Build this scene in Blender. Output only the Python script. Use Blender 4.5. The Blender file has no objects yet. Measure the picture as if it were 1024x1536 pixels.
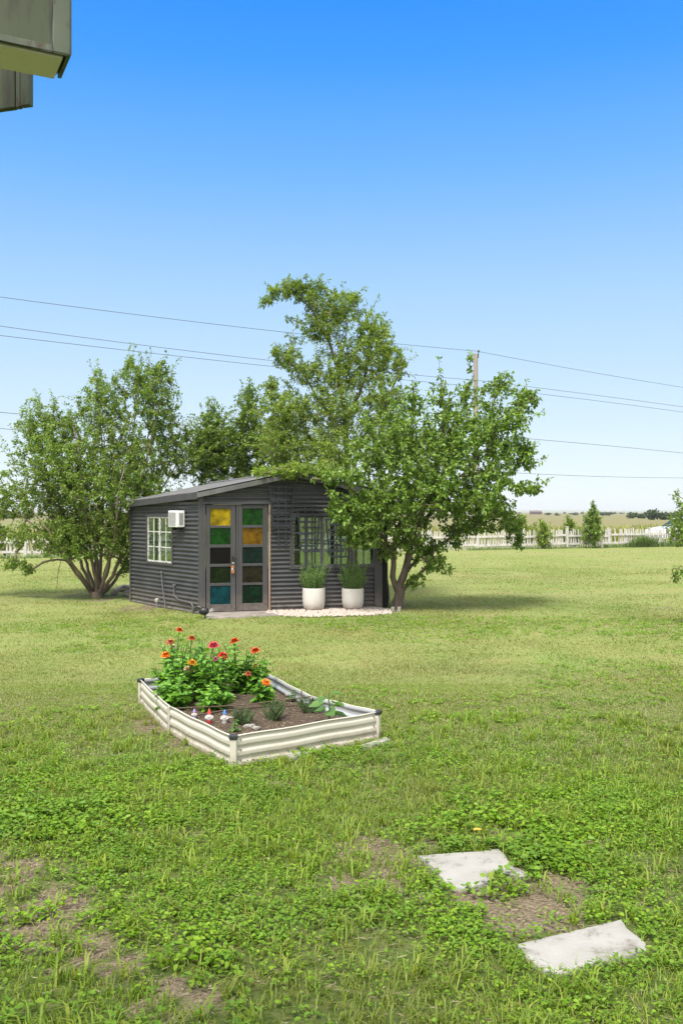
import bpy, bmesh, math, random
import numpy as np
from mathutils import Vector, Matrix

rnd = random.Random(11)
rng = np.random.default_rng(11)
PI = math.pi
scene = bpy.context.scene
col = scene.collection
H, F, HY = 1.75, 1400.0, 768.0          # eye height, focal length in photo pixels, horizon row


def G(x, y, z=0.0):                      # photo pixel -> point on the level z
    d = (H - z) * F / (y - HY)
    return Vector(((x - 512) / F * d, d, z))


def D(x, y, d):                          # photo pixel -> point at depth d
    return Vector(((x - 512) / F * d, d, H - (y - HY) / F * d))


# ------------------------------------------------------------------ objects
ORG = {}


def tag(o, label=None, cat=None, group=None, kind=None):
    if label: o['label'] = label
    if cat: o['category'] = cat
    if group: o['group'] = group
    if kind: o['kind'] = kind
    return o


def thing(name, label, cat, loc=(0, 0, 0), group=None):
    o = bpy.data.objects.new(name, None)
    col.objects.link(o)
    o.location = loc
    o.empty_display_size = 0.2
    ORG[o.name] = Vector(loc)
    return tag(o, label, cat, group)


def link_mesh(name, me, m, parent=None, org=None, smooth=False):
    o = bpy.data.objects.new(name, me)
    col.objects.link(o)
    for q in (m if isinstance(m, (list, tuple)) else [m]):
        me.materials.append(q)
    if parent is not None:
        o.parent = parent
        ORG[o.name] = ORG[parent.name]
    else:
        ORG[o.name] = Vector(org) if org is not None else Vector((0, 0, 0))
        o.location = ORG[o.name]
    if smooth:
        me.polygons.foreach_set('use_smooth', [True] * len(me.polygons))
    return o


class MB:
    """collects world-space geometry, links it as ONE mesh object"""

    def __init__(self):
        self.v, self.f, self.mi = [], [], []

    def face(self, ids, mi=0):
        self.f.append(tuple(ids)); self.mi.append(mi)

    def add(self, vs, fs, mi=0):
        o = len(self.v)
        self.v += [Vector(p) for p in vs]
        for f in fs:
            self.face([o + i for i in f], mi)

    def hexa(self, p, mi=0):             # 8 corners: bottom 4, top 4
        self.add(p, [(3, 2, 1, 0), (4, 5, 6, 7), (0, 1, 5, 4), (1, 2, 6, 5), (2, 3, 7, 6), (3, 0, 4, 7)], mi)

    def obox(self, o, a, b, c, mi=0):    # origin and three edge vectors
        o, a, b, c = map(Vector, (o, a, b, c))
        self.hexa([o, o + a, o + a + b, o + b, o + c, o + a + c, o + a + b + c, o + b + c], mi)

    def box(self, p0, p1, mi=0):
        p0, p1 = Vector(p0), Vector(p1)
        d = p1 - p0
        self.obox(p0, (d.x, 0, 0), (0, d.y, 0), (0, 0, d.z), mi)

    def bar(self, a, b, w, t, side=None, mi=0):   # board from a to b; w along side, t the other way
        a, b = Vector(a), Vector(b)
        d = (b - a).normalized()
        s = Vector(side) if side is not None else Vector((1, 0, 0))
        s = (s - d * s.dot(d)).normalized()
        n = d.cross(s)
        self.obox(a - s * w / 2 - n * t / 2, s * w, n * t, b - a, mi)

    def tube(self, pts, r, n=8, mi=0, cap=True):
        pts = [Vector(p) for p in pts]
        rs = r if isinstance(r, (list, tuple)) else [r] * len(pts)
        o = len(self.v)
        up = Vector((0, 0, 1))
        prev = None
        for i, p in enumerate(pts):
            d = (pts[min(i + 1, len(pts) - 1)] - pts[max(i - 1, 0)])
            d.normalize()
            s = prev if prev is not None else (up.cross(d) if abs(d.z) < .95 else Vector((1, 0, 0)))
            s = (s - d * s.dot(d)).normalized()
            prev = s
            t = d.cross(s)
            for k in range(n):
                a = 2 * PI * k / n
                self.v.append(p + (s * math.cos(a) + t * math.sin(a)) * rs[i])
        for i in range(len(pts) - 1):
            for k in range(n):
                self.face([o + i * n + k, o + i * n + (k + 1) % n, o + (i + 1) * n + (k + 1) % n, o + (i + 1) * n + k], mi)
        if cap:
            self.face([o + k for k in range(n)][::-1], mi)
            self.face([o + (len(pts) - 1) * n + k for k in range(n)], mi)

    def lathe(self, c, prof, n=24, mi=0, sx=1, sy=1):
        c = Vector(c)
        o = len(self.v)
        for r, z in prof:
            for k in range(n):
                a = 2 * PI * k / n
                self.v.append(c + Vector((r * sx * math.cos(a), r * sy * math.sin(a), z)))
        for i in range(len(prof) - 1):
            for k in range(n):
                self.face([o + i * n + k, o + i * n + (k + 1) % n, o + (i + 1) * n + (k + 1) % n, o + (i + 1) * n + k], mi)
        if prof[0][0] > 1e-4: self.face([o + k for k in range(n)][::-1], mi)
        if prof[-1][0] > 1e-4: self.face([o + (len(prof) - 1) * n + k for k in range(n)], mi)

    def ball(self, c, r, n=12, mi=0, sx=1, sy=1, sz=1):
        m = n // 2
        self.lathe(c, [(max(r * math.sin(PI * i / m), 1e-5), -r * sz * math.cos(PI * i / m)) for i in range(m + 1)], n, mi, sx, sy)

    def build(self, name, m, parent=None, org=None, smooth=False, bevel=0):
        off = ORG[parent.name] if parent is not None else (Vector(org) if org is not None else Vector((0, 0, 0)))
        me = bpy.data.meshes.new(name)
        me.from_pydata([tuple(p - off) for p in self.v], [], self.f)
        if any(self.mi):
            me.polygons.foreach_set('material_index', self.mi)
        bm = bmesh.new(); bm.from_mesh(me)
        bmesh.ops.recalc_face_normals(bm, faces=bm.faces)
        bm.to_mesh(me); bm.free()
        me.update()
        o = link_mesh(name, me, m, parent, org, smooth)
        if smooth:
            try:
                me.set_sharp_from_angle(angle=math.radians(40))
            except Exception:
                pass
        if bevel:
            b = o.modifiers.new('bevel', 'BEVEL'); b.width = bevel; b.segments = 2; b.limit_method = 'ANGLE'
        return o


def np_mesh(name, V, faces, m, parent=None, org=None, smooth=False):
    """V (n,3) world coords, faces (k,c) or a list of such arrays"""
    off = np.array(ORG[parent.name] if parent is not None else (org if org is not None else (0, 0, 0)))
    if not isinstance(faces, list): faces = [faces]
    me = bpy.data.meshes.new(name)
    V = (V - off).astype(np.float32)
    me.vertices.add(len(V))
    me.vertices.foreach_set('co', V.ravel())
    loops = np.concatenate([f.ravel() for f in faces]).astype(np.int32)
    tot = np.concatenate([np.full(len(f), f.shape[1]) for f in faces])
    start = np.concatenate([[0], np.cumsum(tot)[:-1]]).astype(np.int32)
    me.loops.add(len(loops)); me.loops.foreach_set('vertex_index', loops)
    me.polygons.add(len(tot)); me.polygons.foreach_set('loop_start', start)
    me.update(calc_edges=True)
    me.validate()
    return link_mesh(name, me, m, parent, org, smooth)


# ------------------------------------------------------------------ materials
def new_mat(name):
    m = bpy.data.materials.new(name)
    m.use_nodes = True
    nt = m.node_tree
    nt.nodes.clear()
    out = nt.nodes.new('ShaderNodeOutputMaterial')
    return m, nt, out


def N(nt, t, **kw):
    n = nt.nodes.new(t)
    for k, v in kw.items():
        if k in n.inputs: n.inputs[k].default_value = v
        else: setattr(n, k, v)
    return n


def L(nt, a, b): nt.links.new(a, b)


def noise(nt, vec, scale, detail=4, rough=.55):
    n = N(nt, 'ShaderNodeTexNoise')
    n.inputs['Scale'].default_value = scale
    n.inputs['Detail'].default_value = detail
    n.inputs['Roughness'].default_value = rough
    if vec is not None: L(nt, vec, n.inputs['Vector'])
    return n.outputs['Fac']


def ramp(nt, fac, stops):
    r = N(nt, 'ShaderNodeValToRGB')
    e = r.color_ramp.elements
    while len(e) < len(stops): e.new(0.5)
    for q, (p, c) in zip(e, stops):
        q.position = p
        q.color = (*c, 1) if len(c) == 3 else c
    L(nt, fac, r.inputs['Fac'])
    return r.outputs['Color']


def mixc(nt, fac, a, b, mode='MIX'):
    n = N(nt, 'ShaderNodeMix', data_type='RGBA', blend_type=mode)
    if isinstance(fac, (int, float)): n.inputs[0].default_value = fac
    else: L(nt, fac, n.inputs[0])
    for s, q in ((6, a), (7, b)):
        if isinstance(q, tuple): n.inputs[s].default_value = (*q, 1)
        else: L(nt, q, n.inputs[s])
    return n.outputs[2]


def coords(nt, scale=(1, 1, 1)):
    c = N(nt, 'ShaderNodeTexCoord')
    mp = N(nt, 'ShaderNodeMapping')
    mp.inputs['Scale'].default_value = scale
    L(nt, c.outputs['Object'], mp.inputs['Vector'])
    return mp.outputs['Vector']


def surf(name, c1, c2=None, scale=6, rough=.6, metal=0, spec=.4, bump=0, bscale=40, stain=None, sscale=3, spos=(.58, .68), stretch=(1, 1, 1), coat=0, splash=None):
    """two-tone noisy surface; stain = colour of patches with an outline of their own"""
    m, nt, out = new_mat(name)
    v = coords(nt, stretch)
    c2 = c2 or tuple(x * .75 for x in c1)
    c = mixc(nt, ramp(nt, noise(nt, v, scale, 5), [(.32, (0, 0, 0)), (.68, (1, 1, 1))]), c1, c2)
    if stain:
        f = ramp(nt, noise(nt, v, sscale, 8, .7), [(spos[0], (0, 0, 0)), (spos[1], (1, 1, 1))])
        c = mixc(nt, f, c, stain)
    if splash:                           # mud thrown up from the ground: (height, colour, strength)
        h_, sc_, st_ = splash
        cz = N(nt, 'ShaderNodeTexCoord'); zz_ = N(nt, 'ShaderNodeSeparateXYZ'); L(nt, cz.outputs['Object'], zz_.inputs[0])
        mr_ = N(nt, 'ShaderNodeMapRange'); mr_.inputs['From Min'].default_value = h_; mr_.inputs['From Max'].default_value = 0
        L(nt, zz_.outputs['Z'], mr_.inputs['Value'])
        ml = N(nt, 'ShaderNodeMath', operation='MULTIPLY'); L(nt, mr_.outputs[0], ml.inputs[0])
        L(nt, ramp(nt, noise(nt, cz.outputs['Object'], 14, 8, .75), [(.36, (0, 0, 0)), (.62, (st_, st_, st_))]), ml.inputs[1])
        c = mixc(nt, ml.outputs[0], c, sc_)
    b = N(nt, 'ShaderNodeBsdfPrincipled')
    L(nt, c, b.inputs['Base Color'])
    b.inputs['Roughness'].default_value = rough
    b.inputs['Metallic'].default_value = metal
    b.inputs['Specular IOR Level'].default_value = spec
    b.inputs['Coat Weight'].default_value = coat
    if bump:
        bp = N(nt, 'ShaderNodeBump')
        bp.inputs['Strength'].default_value = bump
        bp.inputs['Distance'].default_value = .01
        L(nt, noise(nt, v, bscale, 6), bp.inputs['Height'])
        L(nt, bp.outputs[0], b.inputs['Normal'])
    L(nt, b.outputs[0], out.inputs[0])
    return m


def leafmat(name, cols, trans=.35, rough=.5, pscale=.8, patch=None, spec=.3, pw=.5, second=None):
    """leaf colours vary leaf by leaf; patch = other colour in noise patches"""
    m, nt, out = new_mat(name)
    g = N(nt, 'ShaderNodeNewGeometry')
    n = len(cols)
    c = ramp(nt, g.outputs['Random Per Island'], [(i / (n - 1), q) for i, q in enumerate(cols)])
    if patch:
        f = ramp(nt, noise(nt, g.outputs['Position'], pscale, 4), [(.42, (0, 0, 0)), (.62, (pw, pw, pw))])
        c = mixc(nt, f, c, patch)
    for q, lo, hi, w_ in (second or []):
        f = ramp(nt, noise(nt, g.outputs['Position'], q[3], 5, .62), [(lo, (0, 0, 0)), (hi, (w_, w_, w_))])
        c = mixc(nt, f, c, q[:3])
    b = N(nt, 'ShaderNodeBsdfPrincipled')
    L(nt, c, b.inputs['Base Color'])
    b.inputs['Roughness'].default_value = rough
    b.inputs['Specular IOR Level'].default_value = spec
    t = N(nt, 'ShaderNodeBsdfTranslucent')
    L(nt, mixc(nt, 1.0, c, (1.25, 1.2, .55), 'MULTIPLY'), t.inputs['Color'])
    mx = N(nt, 'ShaderNodeMixShader')
    mx.inputs[0].default_value = trans
    L(nt, b.outputs[0], mx.inputs[1]); L(nt, t.outputs[0], mx.inputs[2])
    L(nt, mx.outputs[0], out.inputs[0])
    return m


def glassmat(name, tint=(.9, .95, .92), body=0.0, bodycol=None, gloss=1.0):
    m, nt, out = new_mat(name)
    lw_ = N(nt, 'ShaderNodeLayerWeight'); lw_.inputs['Blend'].default_value = .5
    p5 = N(nt, 'ShaderNodeMath', operation='POWER'); L(nt, lw_.outputs['Facing'], p5.inputs[0]); p5.inputs[1].default_value = 5
    fr = N(nt, 'ShaderNodeMath', operation='MULTIPLY_ADD'); L(nt, p5.outputs[0], fr.inputs[0]); fr.inputs[1].default_value = .93; fr.inputs[2].default_value = .06
    tr = N(nt, 'ShaderNodeBsdfTransparent'); tr.inputs['Color'].default_value = (*tint, 1)
    gl = N(nt, 'ShaderNodeBsdfGlossy'); gl.inputs['Roughness'].default_value = .03
    gl.inputs['Color'].default_value = (gloss, gloss, gloss, 1)
    bmul = 1.5
    base = tr.outputs[0]
    if body:
        v = coords(nt)
        df = N(nt, 'ShaderNodeBsdfTranslucent'); d2 = N(nt, 'ShaderNodeBsdfDiffuse')
        f = ramp(nt, noise(nt, v, 9, 5), [(.35, (.35, .35, .35)), (.65, (1, 1, 1))])
        cc = mixc(nt, 1.0, f, bodycol, 'MULTIPLY')
        L(nt, cc, df.inputs[0]); L(nt, cc, d2.inputs[0])
        ad = N(nt, 'ShaderNodeMixShader'); ad.inputs[0].default_value = .5
        L(nt, df.outputs[0], ad.inputs[1]); L(nt, d2.outputs[0], ad.inputs[2])
        m2 = N(nt, 'ShaderNodeMixShader'); m2.inputs[0].default_value = body
        L(nt, base, m2.inputs[1]); L(nt, ad.outputs[0], m2.inputs[2])
        base = m2.outputs[0]
        bp = N(nt, 'ShaderNodeBump'); bp.inputs['Strength'].default_value = .35; bp.inputs['Distance'].default_value = .01
        L(nt, noise(nt, v, 60, 2), bp.inputs['Height'])
        L(nt, bp.outputs[0], gl.inputs['Normal'])
        gl.inputs['Roughness'].default_value = .12
    mx = N(nt, 'ShaderNodeMixShader')
    L(nt, fr.outputs[0], mx.inputs[0]); L(nt, base, mx.inputs[1]); L(nt, gl.outputs[0], mx.inputs[2])
    L(nt, mx.outputs[0], out.inputs[0])
    return m


M = {}
M['char'] = surf('charcoal corrugated paint', (.052, .053, .058), (.032, .033, .038), 2.2, .5, spec=.45, stain=(.10, .096, .09), sscale=7, spos=(.62, .76), bump=.15, bscale=25, splash=(.38, (.17, .14, .11), .8))
M['char_wood'] = surf('charcoal painted wood', (.050, .049, .052), (.037, .036, .039), 8, .6, bump=.3, bscale=60, stain=(.17, .145, .12), sscale=18, spos=(.66, .72), stretch=(1, 1, .25), splash=(.4, (.19, .15, .115), .8))
M['char_dark'] = surf('dark slat paint', (.034, .039, .050), (.024, .028, .036), 9, .6, bump=.2)
M['roof'] = surf('weathered grey roof metal', (.15, .15, .152), (.10, .10, .10), 4, .5, metal=.3, stain=(.07, .06, .05), sscale=6, spos=(.55, .75))
M['white_wood'] = surf('flaking white window paint', (.55, .56, .53), (.40, .41, .38), 12, .6, stain=(.10, .10, .095), sscale=26, spos=(.52, .58))
M['jamb'] = surf('bare reddish jamb wood', (.26, .15, .10), (.36, .29, .24), 15, .7, stain=(.06, .058, .06), sscale=8, stretch=(1, 1, .3))
M['brass'] = surf('tarnished brass', (.45, .20, .07), (.35, .14, .05), 20, .4, metal=.5)
M['black_metal'] = surf('black metal', (.012, .012, .013), (.02, .02, .02), 9, .45)
M['floor_in'] = surf('shed floor', (.16, .13, .1), (.12, .1, .08), 4, .7)
M['glass'] = glassmat('window glass', (.72, .78, .73))
M['ac_white'] = surf('white appliance plastic', (.78, .78, .78), (.74, .74, .73), 4, .4)
M['ac_grille'] = surf('grey louvred grille', (.30, .29, .29), (.25, .25, .25), 9, .5)
M['pipe_grey'] = surf('grey painted pipe', (.13, .13, .13), (.09, .09, .09), 14, .5)
M['pot'] = surf('off white fibrestone', (.50, .475, .44), (.455, .43, .395), 4, .65, bump=.15, bscale=80, stain=(.34, .29, .24), sscale=6, spos=(.58, .78), splash=(.16, (.26, .19, .13), 1.0))
M['soil'] = surf('dark garden soil', (.072, .046, .028), (.034, .023, .015), 30, .95, bump=1, bscale=70, stain=(.15, .11, .08), sscale=60, spos=(.55, .62))
M['bed'] = surf('cream coated bed steel', (.46, .435, .37), (.42, .395, .33), 3, .42, spec=.4, stain=(.30, .26, .2), sscale=14, spos=(.66, .78), splash=(.13, (.20, .15, .10), 1.0))
M['bed_in'] = surf('galvanised bed inside', (.45, .47, .48), (.36, .385, .40), 6, .4, metal=.25)
M['cap'] = surf('black plastic corner cap', (.02, .024, .026), (.03, .033, .035), 7, .5)
M['rust'] = surf('rusty rod', (.10, .06, .045), (.06, .04, .032), 30, .8)
M['lime'] = surf('pale limestone', (.285, .274, .255), (.23, .22, .20), 5, .85, bump=.35, bscale=45, stain=(.135, .12, .10), sscale=9, spos=(.54, .70))
M['gravel'] = surf('pale gravel', (.44, .38, .33), (.32, .27, .235), 60, .85, bump=.4, bscale=90)
M['concrete'] = surf('worn concrete', (.24, .21, .185), (.16, .14, .125), 7, .85, bump=.4, bscale=50, stain=(.13, .11, .09), sscale=8, spos=(.58, .72))
M['bark'] = surf('grey brown bark', (.14, .11, .085), (.075, .06, .048), 14, .9, bump=.9, bscale=35, stretch=(1, 1, .35))
M['bark_pale'] = surf('pale smooth bark', (.21, .16, .12), (.13, .10, .075), 10, .85, bump=.5, bscale=30, stretch=(1, 1, .3))
M['post_dark'] = surf('nearly black timber', (.022, .019, .017), (.012, .011, .010), 9, .85, bump=.8, bscale=30, stretch=(1, 1, .3))
M['fence'] = surf('weathered white picket paint', (.54, .52, .50), (.42, .40, .38), 5, .8, stain=(.25, .21, .18), sscale=9, spos=(.52, .66), stretch=(1, 1, .4))
M['pole'] = surf('weathered pole timber', (.30, .255, .21), (.23, .19, .155), 4, .85, stretch=(1, 1, .15), bump=.4)
M['wire'] = surf('grey cable', (.07, .075, .085), (.06, .065, .07), 3, .6)
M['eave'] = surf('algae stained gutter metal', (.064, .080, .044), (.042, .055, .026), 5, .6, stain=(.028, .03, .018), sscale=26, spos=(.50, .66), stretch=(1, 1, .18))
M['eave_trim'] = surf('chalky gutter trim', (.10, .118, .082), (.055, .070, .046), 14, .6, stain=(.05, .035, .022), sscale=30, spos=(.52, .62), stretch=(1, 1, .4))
M['eave_dark'] = surf('shingle', (.06, .055, .05), (.09, .085, .08), 14, .9)
M['car'] = surf('white car paint', (.62, .63, .65), (.6, .61, .63), 2, .25, coat=.6)
M['car_glass'] = surf('car window', (.02, .03, .045), (.03, .035, .042), 2, .2, spec=.2)
M['tyre'] = surf('tyre rubber', (.015, .015, .015), (.02, .02, .02), 8, .8)
M['rim'] = surf('alloy rim', (.5, .5, .5), (.45, .45, .45), 3, .3, metal=.8)
M['lamp'] = surf('headlamp lens', (.6, .62, .65), (.5, .52, .55), 3, .1)
M['rock'] = surf('grey rock', (.30, .28, .25), (.2, .19, .17), 12, .9, bump=.6)
M['skin_paint'] = surf('painted face', (.55, .33, .24), (.5, .3, .22), 20, .5)
M['g_white'] = surf('white glaze', (.42, .40, .38), (.36, .34, .32), 20, .4)
M['g_red'] = surf('red glaze', (.45, .04, .03), (.38, .03, .03), 20, .4)
M['g_blue'] = surf('blue glaze', (.05, .16, .42), (.04, .13, .35), 20, .4)
M['g_lilac'] = surf('lilac glaze', (.30, .23, .50), (.25, .19, .43), 20, .4)
M['brick_far'] = surf('far brick', (.25, .14, .10), (.2, .12, .09), 3, .9)
M['roof_far'] = surf('far roof', (.13, .10, .09), (.1, .08, .07), 3, .9)
M['leaf_front'] = leafmat('mulberry leaves', [(0.074, 0.151, 0.024), (0.128, 0.230, 0.035), (0.173, 0.299, 0.045), (0.255, 0.379, 0.061)], .36, .45, .9, (.12, .17, .034), pw=.35)
M['leaf_elm'] = leafmat('elm leaves', [(0.107, 0.178, 0.027), (0.164, 0.264, 0.037), (0.224, 0.331, 0.048), (0.291, 0.398, 0.060)], .42, .5, 1.1, (.05, .10, .02), pw=.4)
M['leaf_myrtle'] = leafmat('crape myrtle leaves', [(0.084, 0.170, 0.024), (0.132, 0.245, 0.032), (0.182, 0.305, 0.040), (0.244, 0.318, 0.050)], .36, .5, 1.0, (.125, .145, .033), pw=.25)
M['leaf_back'] = leafmat('dark shrub leaves', [(0.083, 0.155, 0.026), (0.137, 0.223, 0.035), (0.204, 0.304, 0.045)], .34, .5, 1.0)
M['leaf_lime'] = leafmat('yellow green leaves', [(0.114, 0.198, 0.026), (0.186, 0.277, 0.036), (0.243, 0.330, 0.048)], .42, .5)
M['leaf_fence'] = leafmat('fence shrub leaves', [(0.085, 0.166, 0.029), (0.144, 0.240, 0.037), (0.220, 0.316, 0.046)], .38, .5)
M['leaf_far'] = leafmat('far tree leaves', [(.035, .062, .024), (.05, .082, .03), (.062, .095, .034)], .2, .7)
M['leaf_zinnia'] = leafmat('zinnia leaves', [(0.098, 0.238, 0.034), (0.150, 0.333, 0.046), (0.219, 0.420, 0.061)], .4, .45)
M['leaf_sun'] = leafmat('sunflower leaves', [(.09, .19, .045), (.11, .22, .055)], .4, .5)
M['leaf_rosemary'] = leafmat('rosemary needles', [(.05, .085, .035), (.08, .12, .05), (.10, .13, .055)], .2, .6)
M['leaf_pot'] = leafmat('potted rosemary leaves', [(0.102, 0.183, 0.063), (0.168, 0.284, 0.084), (0.247, 0.365, 0.105)], .3, .55)
M['stem'] = surf('green stem', (.07, .13, .03), (.05, .1, .025), 12, .6)
M['grass'] = leafmat('lawn blades', [(0.100, 0.180, 0.014), (0.143, 0.241, 0.020), (0.188, 0.284, 0.027), (0.249, 0.288, 0.040)], .42, .55, .5, (.20, .205, .055), pw=.5)
M['lawn'] = leafmat('short lawn blades', [(0.153, 0.242, 0.056), (0.194, 0.282, 0.070), (0.226, 0.294, 0.091), (0.273, 0.288, 0.130)], .42, .6, .35, (.24, .22, .075), pw=.55, second=[((.25, .19, .10, 1.9), .56, .70, .65), ((.10, .18, .030, .55), .55, .66, .6), ((.30, .29, .13, .14), .48, .62, .5)])
M['clover'] = leafmat('broad weed leaves', [(0.092, 0.196, 0.009), (0.134, 0.259, 0.013), (0.176, 0.307, 0.018), (0.228, 0.345, 0.023)], .4, .45, 1.2, (.075, .16, .022), pw=.5)
M['straw'] = leafmat('dry thatch', [(.125, .10, .062), (.22, .183, .115), (.32, .28, .19), (.10, .08, .05)], .15, .8)
M['crop'] = leafmat('field crop leaves', [(.15, .20, .035), (.22, .24, .05), (.26, .24, .07)], .35, .6)
M['tall_grass'] = leafmat('tall fence grass', [(.09, .15, .045), (.12, .19, .06), (.16, .22, .08)], .35, .6)

# ------------------------------------------------------------------ noise in python
TAB = rng.random((256, 256))


def vn(x, y):
    ix, iy = np.floor(x).astype(int), np.floor(y).astype(int)
    fx, fy = x - ix, y - iy
    fx, fy = fx * fx * (3 - 2 * fx), fy * fy * (3 - 2 * fy)
    t = lambda a, b: TAB[a & 255, b & 255]
    return (t(ix, iy) * (1 - fx) + t(ix + 1, iy) * fx) * (1 - fy) + (t(ix, iy + 1) * (1 - fx) + t(ix + 1, iy + 1) * fx) * fy


def fbm(x, y, s, o=4):
    r, a, w = 0, 1, 0
    for k in range(o):
        r = r + a * vn(x * s + 17.3 * k, y * s + 5.1 * k); w += a
        a *= .55; s *= 2.03
    return r / w


# ------------------------------------------------------------------ shed frame
C3 = Vector((-2.41, 15.9, 0))
R3 = Vector((.71, 16.9, 0))
Lb = Vector((-4.10, 18.2, 0))
U = (R3 - C3); LF = U.length; U.normalize()
V = (Lb - C3); LV = V.length; V.normalize()
NF = Vector((U.y, -U.x, 0))               # out of the front wall
NL = Vector((-V.y, V.x, 0))               # out of the left wall
CAM = Vector((0, 0, H))


def on_plane(x, y, n, ax, off=0):
    r = Vector(((x - 512) / F, 1, -(y - HY) / F))
    t = ((C3 - CAM).dot(n) + off) / r.dot(n)
    p = CAM + r * t
    return (p - C3).dot(ax), p.z


def fu(x, y, off=0): return on_plane(x, y, NF, U, off)
def lu(x, y, off=0): return on_plane(x, y, NL, V, off)
def FP(u, z, off=0): return C3 + U * u + NF * off + Vector((0, 0, z))
def LP(v, z, off=0): return C3 + V * v + NL * off + Vector((0, 0, z))
def SP(u, v, z): return C3 + U * u + V * v + Vector((0, 0, z))


# bed polygon (world xy)
BZ = .22
bedF = Vector((-.738, 6.38, 0)); bedR = Vector((.28, 7.16, 0)); bedKR = Vector((-.26, 7.76, 0))
bedB = Vector((-.843, 9.15, 0)); bedL = Vector((-1.83, 8.53, 0)); bedKL = Vector((-1.346, 7.36, 0))
BED = [bedF, bedR, bedKR, bedB, bedL, bedKL]
STONE1 = [(627.3, 1289), (655, 1286.5), (687, 1284), (722, 1282), (747, 1278.5), (759, 1287.6), (763, 1297), (770, 1304), (783, 1311), (796, 1318), (780, 1321), (765.6, 1318.7), (752, 1313), (741, 1310.4), (739, 1320), (734.6, 1329), (716, 1334), (699, 1339.4), (683, 1338), (668, 1333), (661, 1323), (654, 1314.5), (641, 1300)]
STONE2 = [(774, 1425), (800, 1418), (832, 1409.8), (862, 1404), (890, 1397), (912, 1392), (931, 1387), (941, 1399), (953, 1410), (968.5, 1422), (970, 1434), (940, 1442), (906, 1451), (880, 1459), (857, 1465.7), (823, 1467), (803, 1456), (784, 1439)]
S1 = [G(x, y) for x, y in STONE1]
S2 = [G(x, y) for x, y in STONE2]
GRAV = [G(x, y) for x, y in [(398, 922), (404, 915.5), (440, 914), (500, 913), (560, 912.5), (584, 917), (588, 922), (560, 924.5), (505, 926), (455, 927), (425, 925.5)]]
SLAB = [G(x, y) for x, y in [(310, 929.5), (310, 921), (404, 916.5), (428, 918), (428, 924)]]
SHED = [C3, R3, SP(LF, LV, 0), Lb]


def inside(px, py, poly):
    r = np.zeros(px.shape, bool)
    n = len(poly)
    for i in range(n):
        a, b = poly[i], poly[(i + 1) % n]
        if a[1] == b[1]: continue
        c = ((a[1] > py) != (b[1] > py)) & (px < (b[0] - a[0]) * (py - a[1]) / (b[1] - a[1]) + a[0])
        r ^= c
    return r


# bare / thatchy patches, given where they lie in the photo
BARE = [(585, 1290, 115, 46, 1.1), (805, 1360, 90, 56, 1.2), (690, 1352, 100, 28, .95), (735, 1255, 60, 22, .55), (50, 1350, 85, 90, 1.0),
        (130, 1415, 130, 55, 1.0), (30, 1280, 60, 34, .6), (228, 1090, 34, 24, .95), (285, 1125, 60, 20, .75), (420, 1178, 75, 13, .6),
        (900, 1270, 60, 20, .5), (150, 897, 120, 8, 1.1), (235, 911, 80, 9, 1.0), (250, 1500, 110, 40, .75), (455, 1150, 40, 14, .6),
        (690, 912, 60, 7, .6), (860, 910, 26, 5, .6), (1000, 905, 60, 12, .6), (595, 912, 34, 8, 1.0), (560, 1330, 80, 26, .7),
        (880, 1330, 40, 16, .5), (300, 1330, 70, 12, .4), (960, 1010, 60, 8, .35), (760, 935, 40, 5, .4)]


def bare_mask(X, Y):
    Yc = np.maximum(Y, .8)
    px = 512 + F * X / Yc; py = HY + F * H / Yc
    m = np.zeros_like(px)
    for cx, cy, rx, ry, s in BARE:
        q = ((px - cx) / rx) ** 2 + ((py - cy) / ry) ** 2
        m = np.maximum(m, s * np.clip(1.35 - q, 0, 1))
    m = m * np.clip(1.7 * fbm(X, Y, 3.4) + 2.0 * fbm(X + 3, Y + 8, 11, 3) - 1.32, 0, 1.15) + .9 * np.clip(fbm(X + 40, Y, 1.1) - .68, 0, 1)
    return np.clip(m, 0, 1)


# ------------------------------------------------------------------ ground
def axis(lim, fine, n, g):
    a = [0.0]; s = fine
    while a[-1] < lim:
        a.append(a[-1] + s)
        if len(a) > n: s *= g
    return a


xs_h = axis(5000, .09, 46, 1.12)
xs = np.array([-q for q in xs_h[:0:-1]] + xs_h)
ys_n = axis(5000, .09, 105, 1.065)
ys = np.array([-300, -120, -50, -20, -8, -3, -1, .5, 1.5] + [2.4 + q for q in ys_n])
XX, YY = np.meshgrid(xs, ys)
nx, ny = len(xs), len(ys)
near = np.clip((30 - YY) / 20, 0, 1) * (np.abs(XX) < 25) * (YY > 1)
ZZ = (fbm(XX, YY, 1.3) - .5) * .02 * near
idx = np.arange(nx * ny).reshape(ny, nx)
gf = np.stack([idx[:-1, :-1], idx[:-1, 1:], idx[1:, 1:], idx[1:, :-1]], -1).reshape(-1, 4)


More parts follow.
